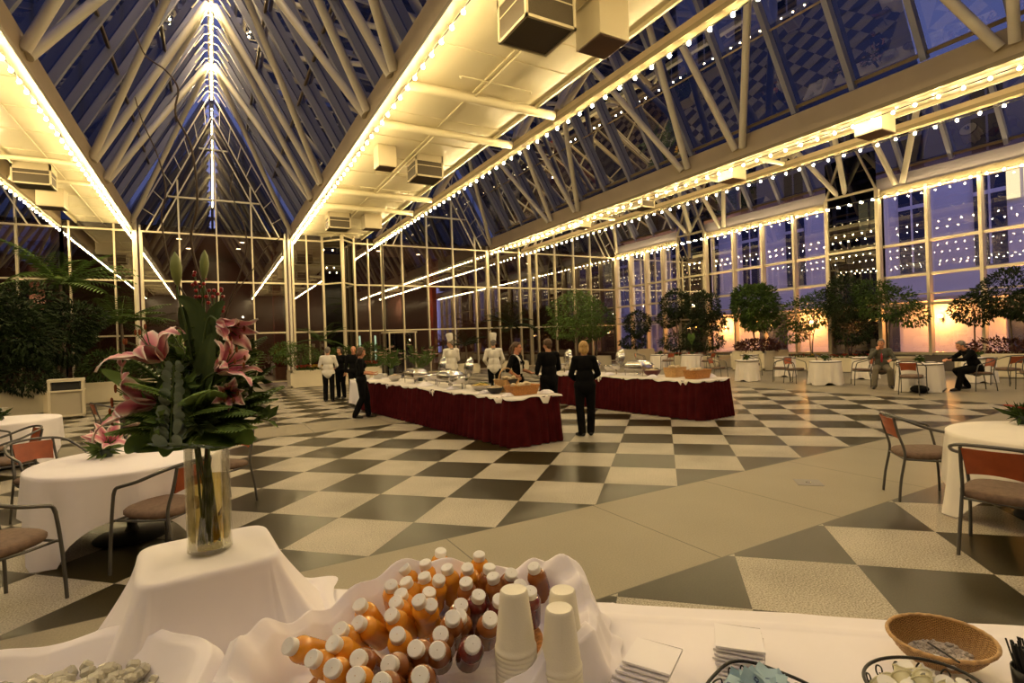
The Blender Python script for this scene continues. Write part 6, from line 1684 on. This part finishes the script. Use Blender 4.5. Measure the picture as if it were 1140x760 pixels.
for (zx, zy) in caps:
    px, py = 290+zx/3.081, 600+zy/3.081
    kind = 'ruby' if (zx, zy) in {(748, 195), (925, 182), (728, 362), (820, 210), (890, 160)} else 'amber' if (zx, zy) in amb else 'orange'
    lab = {'orange': 'white capped bottle of orange juice in the cloth lined basket', 'amber': 'white capped bottle of dark amber juice in the cloth lined basket', 'ruby': 'white capped bottle of dark red juice in the cloth lined basket'}[kind]
    p = at(px, py, .97+rb.uniform(-.006, .006))
    # axis from base to cap: up and towards the camera, left bottles lean left
    lean = (zx-520)/520
    tc = (Vector((0, 0, CAMH))-p).normalized(); fr = min(1, max(0, (zy-90)/330))
    d = tc*lerp(.25, .95, fr)+UP*lerp(.8, .25, fr)+RT*(min(.12, lean*.7)-.12+rb.uniform(-.22, .22))+AW*rb.uniform(-.15, .1); d.normalize()
    for q in placed:      # keep apart
        if (q-p).length < .044: p = p+UP*.022; 
    placed.append(p.copy())
    rot = UP.rotation_difference(d).to_euler()
    g = {'orange': 'orange juice bottles', 'amber': 'amber juice bottles', 'ruby': 'dark red juice bottles'}[kind]
    if kind not in protos:
        o = make_bottle(M[kind], lab, g); protos[kind] = o; o.location = p; o.rotation_euler = rot
    else: dup(protos[kind], p, None, None, None, rot)
# ------------------------------------------------------------------ foam cups in upside-down stacks
M['foam'] = mat('cream foam cup', (.80, .75, .62), .6, bump=.15, bscale=300)
b = MB(); prof = [(.001, .149), (.027, .149), (.031, .150), (.0345, .146)]
for k in range(12): z = .140-k*.0085; r0 = lerp(.0348, .0468, k/12); prof += [(r0, z), (r0+.0013, z-.0042)]
prof += [(.0485, .022), (.0500, .012), (.0525, .010), (.0525, .002), (.0500, 0), (.0470, .004), (.033, .140), (.001, .142)]
b.lathe(prof, 32); cup0 = b.build('foam_cup', M['foam'], None, False); soft(cup0, 60); used = [False]
def cup_stack(x, y, n, which):
    for k in range(n):
        if used[0]: o = cup0.copy(); C.objects.link(o)
        else: o = cup0; used[0] = True
        o.location = (x, y, ZS+k*.0118)
        tag(o, ('topmost upside-down foam cup of the %s stack' if k == n-1 else 'upside-down foam cup inside the %s stack') % which, 'cup', 'foam cups in the %s stack' % which)
c1 = at(577, 800, .76); cup_stack(c1.x, c1.y, 16, 'tall left')
c2 = at(627, 800, .76); cup_stack(c2.x, c2.y, 12, 'front right')
c3 = at(630, 765, .76); cup_stack(c3.x, c3.y, 11, 'rear right')
# ------------------------------------------------------------------ napkins
M['napkin'] = mat('white paper napkin', (.88, .84, .85), .8)
b = MB(); 
def nap():
    b = MB()
    for k in range(4): b.grid(lambda u, v, k=k: ((u-.5)*.125, (v-.5)*.125, .0020*k+.0010*math.sin(3*u+2*v)), 5, 5)
    for sx in (-1, 1): b.grid(lambda u, v: (sx*.0625, (u-.5)*.125, v*.0060+.0008), 5, 1); b.grid(lambda u, v: ((u-.5)*.125, sx*.0625, v*.0060+.0008), 5, 1)
    return b
nap0 = nap().build('paper_napkin', M['napkin'], None, True); un = [False]
def nstack(p, n, rz, drift, which, tilt):
    r = random.Random(n)
    for k in range(n):
        if un[0]: o = nap0.copy(); C.objects.link(o)
        else: o = nap0; un[0] = True
        o.location = Vector((p.x, p.y, ZS+.001))+Vector((drift[0]*k+r.uniform(-.003, .003), drift[1]*k+r.uniform(-.003, .003), .0118*k)); o.rotation_euler = (tilt*k/n, 0, rz+r.uniform(-.07, .07))
        tag(o, ('topmost folded paper napkin of the %s stack' if k == n-1 else 'folded white paper napkin in the %s stack') % which, 'napkin', 'napkins in the %s stack' % which)
nstack(at(700, 776, .76), 9, R(-62), (.0090, -.0024), 'left fanned', 0)
nstack(at(824, 745, .76), 8, R(-52), (.0009, .0009), 'right', 0)
# ------------------------------------------------------------------ black wire baskets with packets and creamers
M['wire'] = mat('black wire', (.012, .011, .010), .4, .3)
def wire_basket(c, a_, b_, rz, label):
    t = thing('wire_basket', label, 'basket', (c.x, c.y, ZS), rz, 'black scrolled wire baskets')
    sq = 1.0 if a_ != b_ else .6
    def el(z, k=1.0, n=48):
        def pw(q): return math.copysign(abs(q)**sq, q)
        return [(pw(math.cos(2*PI*i/n))*a_*k, pw(math.sin(2*PI*i/n))*b_*k, z) for i in range(n)]
    b = MB(); b.tube(el(.078), .0042, 8, closed=True); b.build('rim', M['wire'], t, True)
    b = MB(); b.tube(el(.006, .78), .0032, 6, closed=True)
    for k in range(7): x = lerp(-.6, .6, k/6)*a_; y = b_*.78*math.sqrt(max(0, 1-(x/(a_*.78))**2)); b.tube([(x, -y, .006), (x, y, .006)], .002, 5)
    b.build('base_ring', M['wire'], t, True)
    for k in range(14):
        a0 = 2*PI*k/14; b = MB()
        def P(u, z): aa = a0+u/((a_+b_)/2); kk = lerp(.78, 1, z/.078); return Vector((math.copysign(abs(math.cos(aa))**sq, math.cos(aa))*a_*kk, math.copysign(abs(math.sin(aa))**sq, math.sin(aa))*b_*kk, z))
        pts = [P(0, .006), P(.004, .03), P(.014, .055), P(.006, .068), P(-.006, .06), P(-.004, .047), P(.004, .05)]
        b.tube(smoothpath(pts, 5), .0022, 5); b.build('scroll', M['wire'], t, True)
    return t
wb1 = at(850, 790, .80); wire_basket(wb1, .118, .118, R(45)+math.atan2(fw_.y, fw_.x), 'black scrolled wire basket of blue packets')
M['packet'] = mat('pale blue paper packet', (.30, .44, .52), .55, vary=.15, scale=12); M['ink'] = mat('dark blue ink', (.02, .03, .14), .6)
def pk():
    t = thing('sweetener_packet', 'pale blue sweetener packet in the wire basket', 'packet', (0, 0, 0), 0, 'blue packets in the wire basket')
    b = MB(); b.grid(lambda u, v: ((u-.5)*.064, (v-.5)*.04, .003*math.sin(PI*u)*math.sin(PI*v)), 8, 6); b.grid(lambda u, v: ((.5-u)*.064, (v-.5)*.04, -.003*math.sin(PI*u)*math.sin(PI*v)), 8, 6); b.build('paper', M['packet'], t, True)
    b = MB(); z = .0036
    b.bx((-.010, -.008, z), (-.007, .008, z+.0003)); b.bx((-.007, .006, z), (.0, .008, z+.0003)); b.bx((-.007, -.008, z), (.0, -.006, z+.0003)); b.bx((.0, -.006, z-.0001), (.002, .006, z+.0003)); b.build('print', M['ink'], t)
    return t
p0 = None; r = random.Random(4)
for k in range(34):
    a = r.uniform(0, 6.28); q = .095*math.sqrt(r.random()); loc = (wb1.x+q*math.cos(a), wb1.y+q*math.sin(a), ZS+.035+.066*(1-q/.12)+r.uniform(0, .02))
    rt = (r.uniform(-.9, .9), r.uniform(-.9, .9), r.uniform(0, 6))
    if p0 is None: p0 = pk(); p0.location = loc; p0.rotation_euler = rt
    else: dup(p0, loc, None, None, None, rt)
wb2 = at(1030, 778, .80); wire_basket(wb2, .135, .11, R(-20), 'black scrolled wire basket of creamers at the bottom right')
M['cream'+'er'] = mat('pale creamer tub', (.72, .68, .46), .45)
def cr():
    t = thing('creamer_tub', 'small pale creamer tub in the wire basket', 'creamer', (0, 0, 0), 0, 'creamer tubs in the wire basket')
    b = MB(); b.lathe([(.001, 0), (.013, 0), (.0185, .024), (.022, .025), (.022, .027)], 16); soft(b.build('tub', M['creamer'], t), 40)
    b = MB(); b.lathe([(.022, .0272), (.001, .0278)], 16); b.add([(.020, -.006, .0276), (.030, -.004, .028), (.030, .004, .028), (.020, .006, .0276)], [(0, 1, 2, 3)]); b.build('foil_lid', M['white'], t)
    return t
p0 = None; r = random.Random(6)
for k in range(30):
    a = r.uniform(0, 6.28); q = math.sqrt(r.random()); loc = (wb2.x+.095*q*math.cos(a), wb2.y+.08*q*math.sin(a), ZS+.012+.058*(1-q*.7)+r.uniform(0, .022)); rt = (r.uniform(-1.2, 1.2), r.uniform(-1.2, 1.2), r.uniform(0, 6))
    if p0 is None: p0 = cr(); p0.location = loc; p0.rotation_euler = rt
    else: dup(p0, loc, None, None, None, rt)
# ------------------------------------------------------------------ wicker tray with white crumbs
def weave_mat():
    m, nt, b = _mat('pale woven cane'); N = nt.nodes; L = nt.links
    uv = N.new('ShaderNodeUVMap'); mp = N.new('ShaderNodeMapping'); mp.inputs['Scale'].default_value = (72, 13, 1); L.new(uv.outputs[0], mp.inputs[0])
    k = N.new('ShaderNodeTexBrick'); k.inputs['Color1'].default_value = (.56, .34, .13, 1); k.inputs['Color2'].default_value = (.46, .26, .09, 1); k.inputs['Mortar'].default_value = (.13, .06, .02, 1)
    k.inputs['Scale'].default_value = 1; k.inputs['Mortar Size'].default_value = .09; k.inputs['Brick Width'].default_value = 1.0; k.inputs['Row Height'].default_value = .5
    L.new(mp.outputs[0], k.inputs[0]); L.new(k.outputs[0], b.inputs['Base Color']); b.inputs['Roughness'].default_value = .5; return m
M['weave'] = weave_mat()
wc = at(1046, 722, .80)
t = thing('wicker_bowl', 'oval pale wicker bowl, tilted, at the bottom right', 'basket', (wc.x, wc.y, ZS+.014), R(-50))
def wfn(inner):
    def fn(u, v):
        a = 2*PI*u; z = .067*v**1.5; k = lerp(.52, 1.0, v**.8)*(1-.02*inner)
        w_ = 1+.016*math.cos(35*a)*(1 if int(v*22) % 2 else -1)
        return (math.cos(a)*.124*k*w_, math.sin(a)*.086*k*w_, z+(.004 if inner else 0))
    return fn
b = MB(); b.grid(wfn(0), 140, 22, True); b.grid(wfn(1), 140, 22, True)
b.lathe([(.001, .002), (.52, .0)], 40); n0 = len(b.v)-80
b.v[n0:] = [(x*.124, y*.086, z) for x, y, z in b.v[n0:]]
b.build('weave', M['weave'], t, True)
b = MB(); b.tube([(math.cos(2*PI*i/60)*.125, math.sin(2*PI*i/60)*.087, .069+.0015*(i % 2)) for i in range(60)], .0055, 8, closed=True); b.build('rim', M['wickerpale'], t, True)
b = MB(); r = random.Random(3)
for k in range(240):
    a = r.uniform(0, 6.28); q = math.sqrt(r.random()); s = r.uniform(.003, .007); b.ball((q*.072*math.cos(a), q*.05*math.sin(a), .012+r.uniform(0, .010)), (s, s, s*.8), 6, 4)
b.lathe([(.001, .016), (.62, .014)], 30); n0 = len(b.v)-60; b.v[n0:] = [(x*.124, y*.086, z) for x, y, z in b.v[n0:]]
o = b.build('sugar', mat('pale crushed sugar', (.58, .52, .47), .7, bump=.6, bscale=300), None, True, (wc.x, wc.y, ZS+.014)); o.rotation_euler = (R(12), 0, R(-50)); tag(o, 'pale crushed sugar lying in the oval wicker bowl', 'sugar', kind='stuff')
t.rotation_euler = (R(12), 0, R(-50))
for i in range(2):
    b = MB(); b.ball((0, 0, 0), (.014, .011, .010), 12, 8); o = b.build('sugar_packet', M['white'], None, True, at(1043+i*16, 733+i*8, .80)); tag(o, 'white lump in the oval wicker bowl, %s one' % ('upper' if i == 0 else 'lower'), 'sugar', 'white lumps in the wicker bowl')
b = MB(); a_, c_ = at(1033, 715, .815), at(1068, 737, .835); b.tube([a_, c_], .0028, 6); o = b.build('stir_stick', M['black']); tag(o, 'thin dark stir stick lying in the oval wicker bowl', 'stick')
# black stirrers bundle
sc = at(1150, 775, .76)
t = thing('stirrer_cup', 'short dark cup of black stirrers at the right bottom corner', 'cup', (sc.x, sc.y, ZS)); b = MB(); b.lathe([(.001, 0), (.035, 0), (.042, .07), (.039, .07), (.033, .006), (.001, .006)], 20); b.build('cup', M['wire'], t, True)
r = random.Random(9); s0 = None
for k in range(44):
    a = r.uniform(0, 6.28); q = .028*math.sqrt(r.random()); p = (sc.x+q*math.cos(a), sc.y+q*math.sin(a), ZS+.008); rt = (r.uniform(-.25, .25), r.uniform(-.25, .25), r.uniform(0, 6))
    if s0 is None: b = MB(); b.tube([(0, 0, 0), (0, 0, .125)], .0024, 6); s0 = b.build('stirrer', M['black']); o = s0
    else: o = s0.copy(); C.objects.link(o)
    o.location = p; o.rotation_euler = rt; tag(o, 'thin black stirrer standing in the dark cup', 'stirrer', 'black stirrers in the cup')
# ------------------------------------------------------------------ cloth-lined bowl of ice, bottom left
IC = at(28, 806, .90); IC.z = 0
t = thing('ice_bowl', 'wide bowl under a white cloth at the bottom left', 'bowl', (IC.x, IC.y, ZS)); b = MB(); b.lathe([(.001, 0), (.16, 0), (.22, .05), (.24, .08), (.23, .08), (.15, .012), (.001, .012)], 40); soft(b.build('shell', M['steel'], t), 40)
mb = MB()
def icefn(u, v):
    a = 2*PI*u; w_ = .014*math.sin(5*a+2)+.008*math.sin(9*a+.4)
    prof = [(.03, .07), (.20, .10), (.258, .170), (.285, .178), (.305, .150), (.318, .09), (.335, .03), (.39, .005)]
    k = v*(len(prof)-1); i = min(int(k), len(prof)-2); f = k-i; f = f*f*(3-2*f)
    rr_ = lerp(prof[i][0], prof[i+1][0], f)+w_*(.5+v); z = lerp(prof[i][1], prof[i+1][1], f)*(1+.07*math.sin(3*a+1)+.04*math.sin(7*a))
    rr_ *= 1.2; return (math.cos(a)*rr_, math.sin(a)*rr_, max(.004, z+.006*math.sin(9*a+7*v)*math.sin(PI*v)))
mb.grid(icefn, 160, 30, True); tag(mb.build('bowl_cloth', M['linen'], None, True, (IC.x, IC.y, ZS)), 'white cloth bunched round the bowl at the bottom left', 'cloth')
b = MB(); r = random.Random(8)
for k in range(260):
    a = r.uniform(0, 6.28); q = .25*math.sqrt(r.random()); s = r.uniform(.018, .040)
    rot = Matrix.Rotation(r.uniform(0, 3), 3, 'X') @ Matrix.Rotation(r.uniform(0, 3), 3, 'Z'); b.bevbox((q*math.cos(a), q*math.sin(a), .120+.055*(1-q/.26)+r.uniform(-.01, .012)), (s, s*.9, s*.8), s*.2, rot, 1)
o = b.build('crushed_ice', mat('cloudy ice', (.50, .47, .38), .25, coat=.4), None, False, (IC.x, IC.y, ZS)); tag(o, 'pale lumps of ice heaped in the bowl at bottom left', 'ice', kind='stuff')
